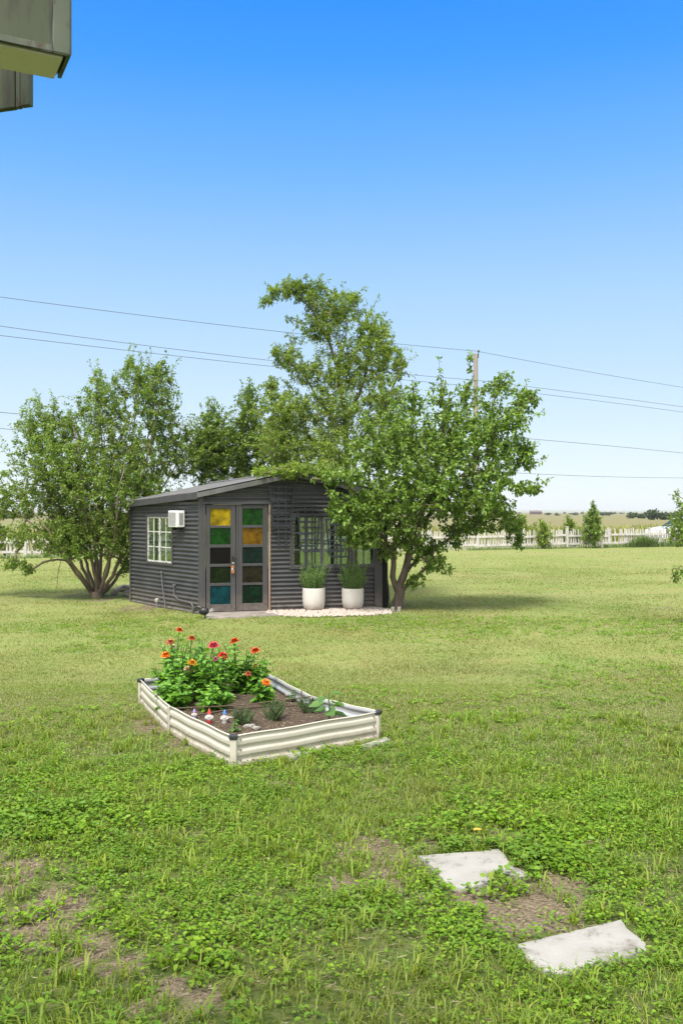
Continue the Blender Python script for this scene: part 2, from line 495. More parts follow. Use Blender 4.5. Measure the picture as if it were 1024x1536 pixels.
def ground_material():
    m, nt, out = new_mat('mown lawn ground')
    g = N(nt, 'ShaderNodeNewGeometry')
    pos = g.outputs['Position']
    big = noise(nt, pos, .22, 5, .6)
    mid = noise(nt, pos, 1.3, 5, .6)
    fine = noise(nt, pos, 14, 6, .7)
    vfine = noise(nt, pos, 60, 4, .7)
    lawn = ramp(nt, big, [(.30, (.142, .20, .048)), (.45, (.18, .226, .066)), (.58, (.205, .23, .082)), (.75, (.235, .216, .098))])
    lawn = mixc(nt, ramp(nt, mid, [(.40, (0, 0, 0)), (.72, (.75, .75, .75))]), lawn, (.235, .20, .085))
    lawn = mixc(nt, ramp(nt, mid, [(.22, (.7, .7, .7)), (.42, (0, 0, 0))]), lawn, (.09, .15, .022))
    lawn = mixc(nt, ramp(nt, fine, [(.35, (.45, .45, .45)), (.6, (0, 0, 0))]), lawn, (.09, .12, .025))
    lawn = mixc(nt, ramp(nt, vfine, [(.5, (0, 0, 0)), (.75, (.5, .5, .5))]), lawn, (.28, .26, .11))
    # under the deep weeds near the camera: soil and thatch
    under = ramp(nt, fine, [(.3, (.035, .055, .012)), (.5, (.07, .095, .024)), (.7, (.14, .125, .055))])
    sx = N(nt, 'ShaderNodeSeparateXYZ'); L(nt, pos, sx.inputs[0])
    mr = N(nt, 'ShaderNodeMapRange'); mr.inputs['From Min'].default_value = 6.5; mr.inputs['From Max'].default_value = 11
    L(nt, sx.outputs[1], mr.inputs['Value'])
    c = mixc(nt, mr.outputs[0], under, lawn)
    at = N(nt, 'ShaderNodeAttribute'); at.attribute_name = 'bare'
    dirt = ramp(nt, vfine, [(.3, (.066, .050, .034)), (.48, (.135, .105, .072)), (.62, (.20, .163, .115)), (.75, (.30, .255, .19))])
    bf = ramp(nt, at.outputs['Fac'], [(.28, (0, 0, 0)), (.55, (1, 1, 1))])
    c = mixc(nt, bf, c, dirt)
    b = N(nt, 'ShaderNodeBsdfPrincipled'); b.inputs['Roughness'].default_value = .95
    b.inputs['Specular IOR Level'].default_value = .1
    L(nt, c, b.inputs['Base Color'])
    bp = N(nt, 'ShaderNodeBump'); bp.inputs['Strength'].default_value = .9; bp.inputs['Distance'].default_value = .03
    L(nt, fine, bp.inputs['Height']); L(nt, bp.outputs[0], b.inputs['Normal'])
    L(nt, b.outputs[0], out.inputs[0])
    return m


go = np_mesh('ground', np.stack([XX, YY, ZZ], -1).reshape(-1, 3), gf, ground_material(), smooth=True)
tag(go, kind='structure')
at = go.data.attributes.new('bare', 'FLOAT', 'POINT')
at.data.foreach_set('value', (bare_mask(XX, YY) * near).astype(np.float32).ravel())


def field_material():
    m, nt, out = new_mat('ripening field')
    g = N(nt, 'ShaderNodeNewGeometry')
    pos = g.outputs['Position']
    mp = N(nt, 'ShaderNodeMapping'); mp.inputs['Scale'].default_value = (.004, .02, 1)
    L(nt, pos, mp.inputs['Vector'])
    a = noise(nt, mp.outputs[0], 1, 5, .6)
    c = ramp(nt, a, [(.3, (.10, .135, .05)), (.45, (.165, .16, .075)), (.6, (.16, .13, .075)), (.75, (.195, .18, .085))])
    mp2 = N(nt, 'ShaderNodeMapping'); mp2.inputs['Scale'].default_value = (.3, 1.2, 1)
    L(nt, pos, mp2.inputs['Vector'])
    c = mixc(nt, ramp(nt, noise(nt, mp2.outputs[0], 1, 5, .7), [(.45, (0, 0, 0)), (.7, (.6, .6, .6))]), c, (.16, .17, .06))
    b = N(nt, 'ShaderNodeBsdfPrincipled'); b.inputs['Roughness'].default_value = 1
    b.inputs['Specular IOR Level'].default_value = .05
    L(nt, c, b.inputs['Base Color']); L(nt, b.outputs[0], out.inputs[0])
    return m


FA, FB = Vector((-26, 30.2, 0)), Vector((34, 54.8, 0))   # fence line
fd = (FB - FA).normalized(); fn = Vector((-fd.y, fd.x, 0))
fm = MB()
a, b = FA - fd * 900 + fn * 4, FB + fd * 900 + fn * 4
fm.add([a + Vector((0, 0, .03)), b + Vector((0, 0, .03)), b + fn * 2500 + fd * 1500 + Vector((0, 0, .03)), a + fn * 2500 - fd * 1500 + Vector((0, 0, .03))], [(0, 1, 2, 3)])
tag(fm.build('field', field_material()), kind='structure')

hm = MB()
px_ = np.linspace(-500, 1700, 140)
pts = []
for i, x in enumerate(px_):
    hgt = 3.2 + 3.2 * float(fbm(np.array(x), np.array(3.0), .006)) + .7 * float(fbm(np.array(x), np.array(9.0), .06))
    pts.append((D(x, HY + 2, 3300), D(x, HY - hgt + 2, 3400), D(x, HY + 3, 3900)))
for i in range(len(pts) - 1):
    a, b = pts[i], pts[i + 1]
    hm.add([a[0], b[0], b[1], a[1], b[2], a[2]], [(0, 1, 2, 3), (3, 2, 4, 5)])
tag(hm.build('hills', surf('far hills', (.15, .17, .10), (.24, .22, .15), .004, 1.0)), kind='structure')


# ------------------------------------------------------------------ leaves and blades
def unit(a): return a / np.maximum(np.linalg.norm(a, axis=-1, keepdims=True), 1e-9)


def leaves4(P, d, n, Ln, W, fold=.18, droop=.12):
    """kite leaves: two triangles folded on the midrib"""
    d = unit(d); s = unit(np.cross(d, n)); n = np.cross(s, d)
    Ln, W = Ln[:, None], W[:, None]
    a = P; b = P + d * Ln * .42 + s * W * .5 + n * W * fold
    c = P + d * Ln - n * Ln * droop; e = P + d * Ln * .42 - s * W * .5 + n * W * fold
    k = len(P)
    Vv = np.stack([a, b, c, e], 1).reshape(-1, 3)
    o = np.arange(k)[:, None] * 4
    return Vv, np.concatenate([o + np.array([[0, 2, 1]]), o + np.array([[0, 3, 2]])])


def leaves6(P, d, n, Ln, W, fold=.15, droop=.15):
    """oval leaves: two quads folded on the midrib"""
    d = unit(d); s = unit(np.cross(d, n)); n = np.cross(s, d)
    Ln, W = Ln[:, None], W[:, None]
    pts = [P, P + d * Ln * .3 + s * W * .46 + n * W * fold, P + d * Ln * .72 + s * W * .38 + n * (W * fold - Ln * droop * .5), P + d * Ln - n * Ln * droop,
           P + d * Ln * .72 - s * W * .38 + n * (W * fold - Ln * droop * .5), P + d * Ln * .3 - s * W * .46 + n * W * fold]
    k = len(P)
    o = np.arange(k)[:, None] * 6
    return np.stack(pts, 1).reshape(-1, 3), np.concatenate([o + np.array([[0, 3, 2, 1]]), o + np.array([[0, 5, 4, 3]])])


def blades(P, h, w, lean, az):
    """curved two-part blades: quad and tip"""
    k = len(P)
    d = np.stack([np.cos(az), np.sin(az), 0 * az], -1)
    s = np.stack([-np.sin(az), np.cos(az), 0 * az], -1)
    z = np.array([0, 0, 1.0])
    h, w, lean = h[:, None], w[:, None], lean[:, None]
    m = P + d * h * lean * .35 + z * h * .6
    t = P + d * h * lean * 1.05 + z * h * (1.0 - .45 * lean)
    Vv = np.stack([P - s * w * .5, P + s * w * .5, m + s * w * .42, m - s * w * .42, t], 1).reshape(-1, 3)
    o = np.arange(k)[:, None] * 5
    return Vv, [o + np.array([[0, 1, 2, 3]]), o + np.array([[3, 2, 4]])]


def merge(parts):
    vs, fs, o = [], {}, 0
    for v, f in parts:
        for q in (f if isinstance(f, list) else [f]):
            fs.setdefault(q.shape[1], []).append(q + o)
        vs.append(v); o += len(v)
    return np.concatenate(vs), [np.concatenate(q) for q in fs.values()]


def sphere_pts(n): return unit(rng.normal(size=(n, 3)))


# ------------------------------------------------------------------ lawn
FA, FB = Vector((-26, 30.2, 0)), Vector((34, 54.8, 0))   # fence line
fd = (FB - FA).normalized(); fn = Vector((-fd.y, fd.x, 0))
def scatter(n, y0, y1, margin=1.7):
    """uniform over the strip of lawn between two depths"""
    k = .385; ym = (y0 + y1) / 2
    n = int(n * (k * ym + margin) / (k * ym + .5))
    Y = np.sqrt(rng.uniform(y0 * y0, y1 * y1, n))
    X = rng.uniform(-1, 1, n) * (k * Y + margin)
    return X, Y


OBST = [BED, SLAB, SHED, GRAV]


def keep_off(X, Y):
    r = np.zeros(X.shape, bool)
    for p in OBST: r |= inside(X, Y, p)
    return r


def stones_hit(X, Y, shrink=-.03):
    sh = lambda S: [sum(S, Vector()) / len(S) * -shrink + p * (1 + shrink) for p in S]
    return inside(X, Y, sh(S1)) | inside(X, Y, sh(S2))


def zground(X, Y): return (fbm(X, Y, 1.3) - .5) * .02 * np.clip((30 - Y) / 20, 0, 1)


def py_of(Y): return HY + F * H / Y


gparts, cparts, sparts, lparts = [], [], [], []
# broad leaved weeds in clumps
X, Y = scatter(60000, 2.9, 10.5)
n1 = fbm(X, Y, 1.15, 3); n2 = fbm(X + 9, Y + 3, 4.0, 2)
lush = np.clip((py_of(Y) - 1085) / 110, 0, 1)
lush *= np.where((py_of(Y) < 1190) & (X > .9), .45, 1)
pr = np.clip((n1 - .30) * 4.2, 0.10, 1) * lush * np.clip((n2 - .18) * 2.8, .2, 1) * (1 - .93 * np.clip(bare_mask(X, Y) * 1.7 - .15, 0, 1))
k = (rng.random(len(X)) < pr) & ~keep_off(X, Y) & ~stones_hit(X, Y, .09)
X, Y = X[k], Y[k]
bigc = fbm(X + 77, Y - 31, .9, 3)
NL_ = 6
for j in range(NL_):
    az = rng.uniform(0, 2 * PI, len(X))
    rad = rng.uniform(.0, .03, len(X))
    h = rng.uniform(.008, .05, len(X)) * (.55 + 1.0 * bigc)
    P = np.stack([X + rad * np.cos(az), Y + rad * np.sin(az), zground(X, Y) + h], -1)
    d = np.stack([np.cos(az), np.sin(az), rng.uniform(-.25, .55, len(X))], -1)
    nn = np.stack([rng.normal(0, .38, len(X)), rng.normal(0, .38, len(X)), np.ones(len(X))], -1)
    s = rng.uniform(.012, .024, len(X)) * (.7 + .75 * np.clip(bigc, 0, 1)) * np.where((bigc > .62), 1.3, 1)
    cparts.append(leaves6(P, d, nn, s, s * rng.uniform(.5, .8, len(X)), .12, .18))
# long coarse blades between them
X, Y = scatter(80000, 2.9, 9.5)
n1 = fbm(X + 5, Y + 50, 1.0, 3)
pr = np.clip((n1 - .22) * 3.4, .22, 1) * (1 - .76 * np.clip(bare_mask(X, Y) * 1.6 - .1, 0, 1))
k = (rng.random(len(X)) < pr) & ~keep_off(X, Y) & ~(stones_hit(X, Y))
X, Y = X[k], Y[k]
tall = np.clip((py_of(Y) - 1000) / 220, .32, 1)
for j in range(3):
    jit = rng.normal(0, .013, (len(X), 2))
    P = np.stack([X + jit[:, 0], Y + jit[:, 1], zground(X, Y) - .003], -1)
    h = rng.uniform(.018, .062, len(X)) * tall * np.where(rng.random(len(X)) < .08, 1.9, 1)
    gparts.append(blades(P, h, rng.uniform(.003, .0062, len(X)), rng.uniform(.2, 1.15, len(X)), rng.uniform(0, 2 * PI, len(X))))
# coarse crabgrass tufts
X, Y = scatter(700, 3.0, 8.0)
k = ~keep_off(X, Y) & ~stones_hit(X, Y, .08)
X, Y = X[k], Y[k]
for j in range(13):
    P = np.stack([X + rng.normal(0, .02, len(X)), Y + rng.normal(0, .02, len(X)), zground(X, Y)], -1)
    gparts.append(blades(P, rng.uniform(.05, .125, len(X)), rng.uniform(.005, .010, len(X)), rng.uniform(.5, 1.3, len(X)), rng.uniform(0, 2 * PI, len(X))))
# short lawn further off
for cnt, y0, y1, hh, ww in ((170000, 5.2, 12.5, .034, .006), (210000, 8.5, 19, .032, .009), (170000, 13, 32, .032, .014), (110000, 22, 54, .032, .023)):
    X, Y = scatter(cnt, y0, y1, 1.9)
    n1 = fbm(X + 15, Y + 8, .8, 4)
    pr = np.clip((n1 - .25) * 3.2, .18, 1) * (1 - .93 * np.clip(bare_mask(X, Y) * 1.6, 0, 1))
    pr *= np.clip((Y - y0) / (.22 * y0), 0, 1) * np.clip((y1 - Y) / (.18 * y1), 0, 1)
    if y0 > 20: k_f = np.array(FA); pr *= ((X - FA.x) * fn.x + (Y - FA.y) * fn.y < -.2)
    if 14 < y0: pr *= np.clip((46 - Y) / 20, .3, 1)
    k = (rng.random(len(X)) < pr) & ~keep_off(X, Y) & ~stones_hit(X, Y)
    X, Y = X[k], Y[k]
    P = np.stack([X, Y, zground(X, Y) - .003], -1)
    lparts.append(blades(P, rng.uniform(.45, 1.25, len(X)) * hh * (.45 + 1.3 * fbm(X - 20, Y + 60, 1.6, 3) ** 1.5), rng.uniform(.7, 1.3, len(X)) * ww, rng.uniform(.3, 1.3, len(X)), rng.uniform(0, 2 * PI, len(X))))
# low dark weeds dotted over the lawn
X, Y = scatter(2600, 7.5, 15.5)
k = ~keep_off(X, Y) & (fbm(X + 31, Y, .5, 3) > .5)
X, Y = X[k], Y[k]
for j in range(9):
    az = rng.uniform(0, 2 * PI, len(X))
    rad = rng.uniform(0, .06, len(X))
    P = np.stack([X + rad * np.cos(az), Y + rad * np.sin(az), zground(X, Y) + rng.uniform(.01, .03, len(X))], -1)
    d = np.stack([np.cos(az), np.sin(az), rng.uniform(-.1, .7, len(X))], -1)
    nn = np.stack([rng.normal(0, .3, len(X)), rng.normal(0, .3, len(X)), np.ones(len(X))], -1)
    q = rng.uniform(.02, .045, len(X))
    cparts.append(leaves6(P, d, nn, q, q * .55, .12, .15))
# dry thatch lying in the bare patches and under the weeds
X, Y = scatter(110000, 2.9, 17)
bmv = bare_mask(X, Y)
k = (rng.random(len(X)) < np.clip(bmv * 2.2, 0, 1)) & ~keep_off(X, Y) & ~stones_hit(X, Y)
X2, Y2 = scatter(26000, 2.9, 9)
k2 = ~keep_off(X2, Y2) & (rng.random(len(X2)) < np.where(stones_hit(X2, Y2), .012, 1))
X = np.concatenate([X[k], X2[k2]]); Y = np.concatenate([Y[k], Y2[k2]])
onst = stones_hit(X, Y)
P = np.stack([X, Y, np.where(onst, .034, zground(X, Y) + rng.uniform(.003, .016, len(X)))], -1)
az = rng.uniform(0, 2 * PI, len(X))
d = np.stack([np.cos(az), np.sin(az), rng.normal(0, .15, len(X)) * (~onst)], -1)
nn = np.stack([rng.normal(0, .3, len(X)), rng.normal(0, .3, len(X)), np.ones(len(X))], -1)
sparts.append(leaves4(P, d, nn, rng.uniform(.012, .05, len(X)), rng.uniform(.002, .0042, len(X)) * (1 + .1 * Y), .1, .1))
v, f = merge(cparts); tag(np_mesh('weeds', v, f, M['clover']), kind='stuff')
v, f = merge(gparts); tag(np_mesh('grass', v, f, M['grass']), kind='stuff')
v, f = merge(lparts); tag(np_mesh('lawn_grass', v, f, M['lawn']), kind='stuff')
v, f = merge(sparts); tag(np_mesh('thatch', v, f, M['straw']), kind='stuff')


# ------------------------------------------------------------------ flat stones
def slab_mesh(poly, top, bot, name, m, label, cat, group=None, jitter=.0025):
    c = sum(poly, Vector()) / len(poly)
    dense = []
    for i in range(len(poly)):
        a, b = poly[i], poly[(i + 1) % len(poly)]
        nseg = max(1, int((b - a).length / .03))
        for k in range(nseg):
            p = a.lerp(b, k / nseg)
            dense.append(p + Vector((rnd.gauss(0, jitter), rnd.gauss(0, jitter), 0)))
    n = len(dense)
    rings = [(1.0, bot), (1.0, top - .012), (.985, top - .003), (.955, top)]
    for s in (.8, .6, .4, .2): rings.append((s, top))
    mb = MB()
    for s, z in rings:
        for p in dense:
            q = c + (p - c) * s
            zz = z
            if s < .97: zz = z + (float(fbm(np.array(q.x), np.array(q.y), 6)) - .5) * .008
            mb.v.append(Vector((q.x, q.y, zz)))
    for r in range(len(rings) - 1):
        for k in range(n):
            mb.face([r * n + k, r * n + (k + 1) % n, (r + 1) * n + (k + 1) % n, (r + 1) * n + k])
    mb.v.append(Vector((c.x, c.y, top)))
    for k in range(n): mb.face([(len(rings) - 1) * n + k, (len(rings) - 1) * n + (k + 1) % n, len(mb.v) - 1])
    mb.face(list(range(n))[::-1])
    o = mb.build(name, m, org=(c.x, c.y, 0), smooth=True)
    return tag(o, label, cat, group)


slab_mesh(S1, .022, -.03, 'stepping_stone', M['lime'], 'pale limestone stepping stone with a notched tail, nearer the raised bed', 'stepping stone', 'stepping stones in the lawn')
slab_mesh(S2, .024, -.03, 'stepping_stone', M['lime'], 'pale oblong limestone stepping stone closest to the camera, grass over its front edge', 'stepping stone', 'stepping stones in the lawn')
slab_mesh([G(x, y) for x, y in [(428, 1136), (470, 1126), (474, 1130), (470, 1134), (436, 1143)]], .03, -.03, 'edging_stone', M['lime'], 'flat limestone edging piece half under the middle of the bed front', 'edging stone', 'flat stones at the foot of the bed', .003)
slab_mesh([G(x, y) for x, y in [(538, 1124), (560, 1117), (580, 1111), (583, 1115), (570, 1120), (543, 1129)]], .03, -.03, 'edging_stone', M['lime'], 'flat limestone edging piece at the right corner of the bed', 'edging stone', 'flat stones at the foot of the bed', .003)
slab_mesh(SLAB, .035, -.05, 'threshold_slab', M['concrete'], 'worn concrete threshold slab in front of the shed doors', 'slab', None, .004)


def pebbles(poly, cnt, r0, r1, zb, name, m):
    xs_ = [p.x for p in poly]; ys_ = [p.y for p in poly]
    X = rng.uniform(min(xs_), max(xs_), cnt * 3); Y = rng.uniform(min(ys_), max(ys_), cnt * 3)
    k = inside(X, Y, poly) & ~inside(X, Y, SHED)
    X, Y = X[k][:cnt], Y[k][:cnt]
    bmx = bmesh.new(); bmesh.ops.create_icosphere(bmx, subdivisions=1, radius=1)
    bv = np.array([v.co[:] for v in bmx.verts]); bf = np.array([[q.index for q in fc.verts] for fc in bmx.faces]); bmx.free()
    n = len(X)
    sc = rng.uniform(r0, r1, (n, 1, 1)) * rng.uniform(.6, 1.25, (n, 1, 3)) * np.array([1, 1, .7])
    a = rng.uniform(0, 2 * PI, n)
    loc = bv[None] * (1 + rng.normal(0, .12, (n, len(bv), 1))) * sc
    ca, sa = np.cos(a)[:, None], np.sin(a)[:, None]
    vx = loc[..., 0] * ca - loc[..., 1] * sa + X[:, None]
    vy = loc[..., 0] * sa + loc[..., 1] * ca + Y[:, None]
    vz = loc[..., 2] + zb + rng.uniform(0, .02, (n, 1))
    vv = np.stack([vx, vy, vz], -1).reshape(-1, 3)
    ff = (np.arange(n)[:, None, None] * len(bv) + bf[None]).reshape(-1, 3)
    return tag(np_mesh(name, vv, ff, m), kind='stuff')


pebbles(GRAV, 2600, .014, .032, .012, 'gravel', M['gravel'])


# ------------------------------------------------------------------ the shed
PITCH, AMP = .076, .0135


def corr_wall(p0, ax, nrm, length, top, openings, name, parent, usub=14):
    us = sorted(set([0, length] + [length * i / usub for i in range(usub + 1)] + [q for o in openings for q in o[:2]]))
    zmax = max(top(u) for u in us)
    zs = sorted(set([i * PITCH / 8 for i in range(int(zmax / PITCH * 8) + 2)] + [q for o in openings for q in o[2:4]]))
    mb = MB()
    ids = {}

    def vid(i, j):
        if (i, j) not in ids:
            u, z = us[i], min(zs[j], top(us[i]))
            sag = .008 * (float(fbm(np.array(u * 1.0), np.array(z * 1.0), 2.0)) - .5)
            off = AMP * math.sin(2 * PI * (z + sag) / PITCH) + .008 * (float(fbm(np.array(u), np.array(z), .8)) - .5)
            ids[(i, j)] = len(mb.v)
            mb.v.append(p0 + ax * u + nrm * off + Vector((0, 0, z)))
        return ids[(i, j)]
    for i in range(len(us) - 1):
        for j in range(len(zs) - 1):
            um, zm = (us[i] + us[i + 1]) / 2, (zs[j] + zs[j + 1]) / 2
            if zs[j] >= min(top(us[i]), top(us[i + 1])): continue
            if any(o[0] < um < o[1] and o[2] < zm < o[3] for o in openings): continue
            mb.face([vid(i, j), vid(i + 1, j), vid(i + 1, j + 1), vid(i, j + 1)])
    o = mb.build(name, M['char'], parent)
    o.data.polygons.foreach_set('use_smooth', [True] * len(o.data.polygons))
    return o


shed = thing('garden_shed', 'charcoal corrugated metal garden shed with stained glass double doors and low gable roof', 'shed', C3)
OV = .13
_, zA = fu(290, 738, OV); _, zP = fu(437, 707, OV)
zA -= .0; UM = LF / 2
DROP = .13


def roof_z(u, v):                        # top of the sheet
    s = 1 - abs(u - UM) / (UM + .1)
    return zA + (zP - zA) * s - DROP * (v / LV)


TH = .075                                # wall stops below the sheet
f_top = lambda u: roof_z(u, 0) - TH
# door opening, window openings from the photograph
du0, _ = fu(308, 850); du1, _ = fu(402.5, 850)
dz1 = fu(355, 757)[1]
wu0, wz0 = fu(438, 850); wu1 = fu(562, 850)[0]; wz1 = fu(480, 774)[1]
front_wall = corr_wall(C3, U, NF, LF, f_top, [(du0 - .04, du1 + .04, 0, dz1 + .04), (wu0, wu1, wz0, wz1)], 'front_wall', shed, 28)
lv0, _ = lu(258.5, 810); lv1, _ = lu(222, 810)
lz0 = (lu(258, 845)[1] + lu(222.5, 841.5)[1]) / 2; lz1 = (lu(258, 774)[1] + lu(223, 776)[1]) / 2
corr_wall(C3, V, NL, LV, lambda v: roof_z(0, v) - TH, [(lv0, lv1, lz0, lz1)], 'side_wall', shed)
corr_wall(R3, V, -NL, LV, lambda v: roof_z(LF, v) - TH, [(.25, LV - .2, .55, 1.70)], 'side_wall', shed)
corr_wall(Lb, U, -NF, LF, lambda u: roof_z(u, LV) - TH, [(.15, 1.5, .6, 1.72), (1.75, 3.1, .6, 1.72)], 'back_wall', shed)
mb = MB(); mb.hexa([SP(.02, .02, .02), SP(LF - .02, .02, .02), SP(LF - .02, LV - .02, .02), SP(.02, LV - .02, .02), SP(.02, .02, .05), SP(LF - .02, .02, .05), SP(LF - .02, LV - .02, .05), SP(.02, LV - .02, .05)])
mb.build('floor', M['floor_in'], shed)

for uu_ in (1.30, 2.42):                   # lapped sheet edges on the front
    g = MB()
    nz = 190
    zt_ = f_top(uu_)
    lo_ = 0.0 if uu_ > 2.0 else 0.0
    if wu0 - .05 < uu_ < wu1 + .05: zt_ = wz0 - .05
    for i in range(nz + 1):
        z = lo_ + (zt_ - lo_) * i / nz
        off = AMP * math.sin(2 * PI * z / PITCH) + .006
        g.v += [FP(uu_, z, off), FP(uu_ + .012, z, off), FP(uu_ + .012, z, off - .005), FP(uu_, z, off - .005)]
    for i in range(nz):
        for q in range(4): g.face([i * 4 + q, i * 4 + (q + 1) % 4, (i + 1) * 4 + (q + 1) % 4, (i + 1) * 4 + q])
    g.build('lap_seam', M['char'], shed)
# roof: two corrugated slopes, ribs running down the slope
mb = MB()
nv = 168
for side in (0, 1):
    uu = [-.1, 0, UM * .5, UM] if side == 0 else [UM, UM * 1.5, LF, LF + .1]
    for lay in (0, 1):
        o = len(mb.v)
        for j in range(nv + 1):
            v = -OV + (LV + 2 * OV) * j / nv
            for u in uu:
                wob = .012 * (float(fbm(np.array(u * 2), np.array(v * 2), 1.0)) - .5)
                mb.v.append(SP(u, v, roof_z(u, v) + .008 * math.sin(2 * PI * v / .076) + wob - lay * .012))
        for j in range(nv):
            for i in range(3):
                q = [o + j * 4 + i, o + j * 4 + i + 1, o + (j + 1) * 4 + i + 1, o + (j + 1) * 4 + i]
                mb.face(q if lay == 0 else q[::-1])
ro = mb.build('roof', M['roof'], shed)
mb = MB()
mb.hexa([SP(UM - .12, -OV - .01, roof_z(UM - .12, -OV) + .004), SP(UM, -OV - .01, zP + .008), SP(UM, LV + OV, zP - DROP + .008), SP(UM - .12, LV + OV, roof_z(UM - .12, LV + OV) + .004),
         SP(UM - .12, -OV - .01, roof_z(UM - .12, -OV) + .022), SP(UM, -OV - .01, zP + .03), SP(UM, LV + OV, zP - DROP + .03), SP(UM - .12, LV + OV, roof_z(UM - .12, LV + OV) + .022)])
mb.hexa([SP(UM + .002, -OV - .01, zP + .008), SP(UM + .12, -OV - .01, roof_z(UM + .12, -OV) + .004), SP(UM + .12, LV + OV, roof_z(UM + .12, LV + OV) + .004), SP(UM + .002, LV + OV, zP - DROP + .008),
         SP(UM + .002, -OV - .01, zP + .03), SP(UM + .12, -OV - .01, roof_z(UM + .12, -OV) + .022), SP(UM + .12, LV + OV, roof_z(UM + .12, LV + OV) + .022), SP(UM + .002, LV + OV, zP - DROP + .03)])
mb.build('ridge_cap', M['roof'], ro)


def raked(name, u0, u1, v0, v1, drop0, drop1, m, parent):     # board under the roof sheet
    mb = MB()
    p = []
    for dz in (drop1, drop0):
        p += [SP(u0, v0, roof_z(u0, v0) - dz), SP(u1, v0, roof_z(u1, v0) - dz), SP(u1, v1, roof_z(u1, v1) - dz), SP(u0, v1, roof_z(u0, v1) - dz)]
    mb.hexa(p)
    return mb.build(name, m, parent, bevel=.003)


raked('rake_board', -.1, UM - .002, -OV - .005, -OV + .022, .018, .10, M['roof'], shed)
raked('rake_board', UM + .002, LF + .1, -OV - .005, -OV + .022, .018, .115, M['char_wood'], shed)
raked('fascia_board', -.112, -.088, -OV + .024, LV + OV, .012, .118, M['char_wood'], shed)
raked('fascia_board', LF + .088, LF + .112, -OV + .024, LV + OV, .012, .118, M['char_wood'], shed)
raked('soffit', -.086, -.012, -OV + .024, LV + OV, .085, .10, M['char_wood'], shed)
# rafters under the front overhang
for t in (.0, .33, .66, 1):
    u = UM * .06 + t * (LF - UM * .12)
    mb = MB(); mb.hexa([SP(u - .03, -OV + .03, roof_z(u, -OV) - .115), SP(u + .03, -OV + .03, roof_z(u, -OV) - .115), SP(u + .03, .02, roof_z(u, 0) - .115), SP(u - .03, .02, roof_z(u, 0) - .115),
             SP(u - .03, -OV + .03, roof_z(u, -OV) - .02), SP(u + .03, -OV + .03, roof_z(u, -OV) - .02), SP(u + .03, .02, roof_z(u, 0) - .02), SP(u - .03, .02, roof_z(u, 0) - .02)])
    mb.build('rafter', M['char_wood'], shed)


def board(u0, u1, z0, z1, off0, off1, pf):
    """box on a wall plane, pf = FP or LP"""
    return [pf(u0, z0, off0), pf(u1, z0, off0), pf(u1, z0, off1), pf(u0, z0, off1), pf(u0, z1, off0), pf(u1, z1, off0), pf(u1, z1, off1), pf(u0, z1, off1)]


def fboard(name, u0, u1, z0, z1, o0, o1, m, parent, pf=None, bevel=.003):
    mb = MB(); mb.hexa(board(u0, u1, z0, z1, o0, o1, pf or FP))
    return mb.build(name, m, parent, bevel=bevel)


fboard('corner_trim', -.02, fu(306, 850)[0] - .012, 0.0, f_top(.05) - .02, .012, .034, M['char_wood'], shed)
fboard('corner_trim', fu(560.5, 850)[0], LF + .02, 0.0, f_top(LF) - .02, .012, .034, M['char_wood'], shed)
fboard('corner_trim', -.012, .02, 0.0, f_top(0) - .03, .011, .022, M['char_wood'], shed, LP)
fboard('corner_trim', LV - .03, LV + .02, 0.0, roof_z(0, LV) - TH - .02, .011, .024, M['char_wood'], shed, LP)
# door casing
fboard('door_frame', du0 - .045, du0 - .004, .03, dz1 + .004, -.03, .040, M['char_wood'], shed)
fboard('door_frame', du1 + .004, du1 + .028, .03, dz1 + .004, -.03, .034, M['jamb'], shed)
fboard('door_frame', du0 - .045, du1 + .028, dz1 + .007, dz1 + .045, -.03, .042, M['char_wood'], shed)
fboard('door_frame', du0 + .12, du0 + .62, dz1 - .002, dz1 + .005, .0, .030, surf('bare flaked lintel edge', (.5, .46, .4), (.3, .27, .24), 20, .8), shed)

PANE_COLS = {'yellow': ((.85, .68, .02), (.78, .60, .008)), 'green': ((.03, .26, .02), (.012, .15, .004)), 'brown': ((.045, .03, .025), (.012, .009, .008)),
             'olive': ((.05, .12, .015), (.018, .045, .006)), 'teal': ((.015, .24, .28), (.004, .13, .16)), 'amber': ((.6, .38, .02), (.42, .24, .006)),
             'sea': ((.02, .12, .09), (.008, .045, .035)), 'umber': ((.10, .09, .035), (.05, .045, .018)), 'dkgreen': ((.015, .12, .05), (.006, .05, .02))}
PM = {k: glassmat('stained glass ' + k, t, .62, b, .2) for k, (t, b) in PANE_COLS.items()}
PLAB = {'yellow': 'bright yellow pane', 'green': 'bottle green pane', 'brown': 'near black brown pane', 'olive': 'olive green pane', 'teal': 'deep teal blue pane',
        'amber': 'amber yellow pane', 'sea': 'dark sea green pane', 'umber': 'dull brown pane', 'dkgreen': 'dark green pane'}
dmid = fu(353.7, 850)[0]
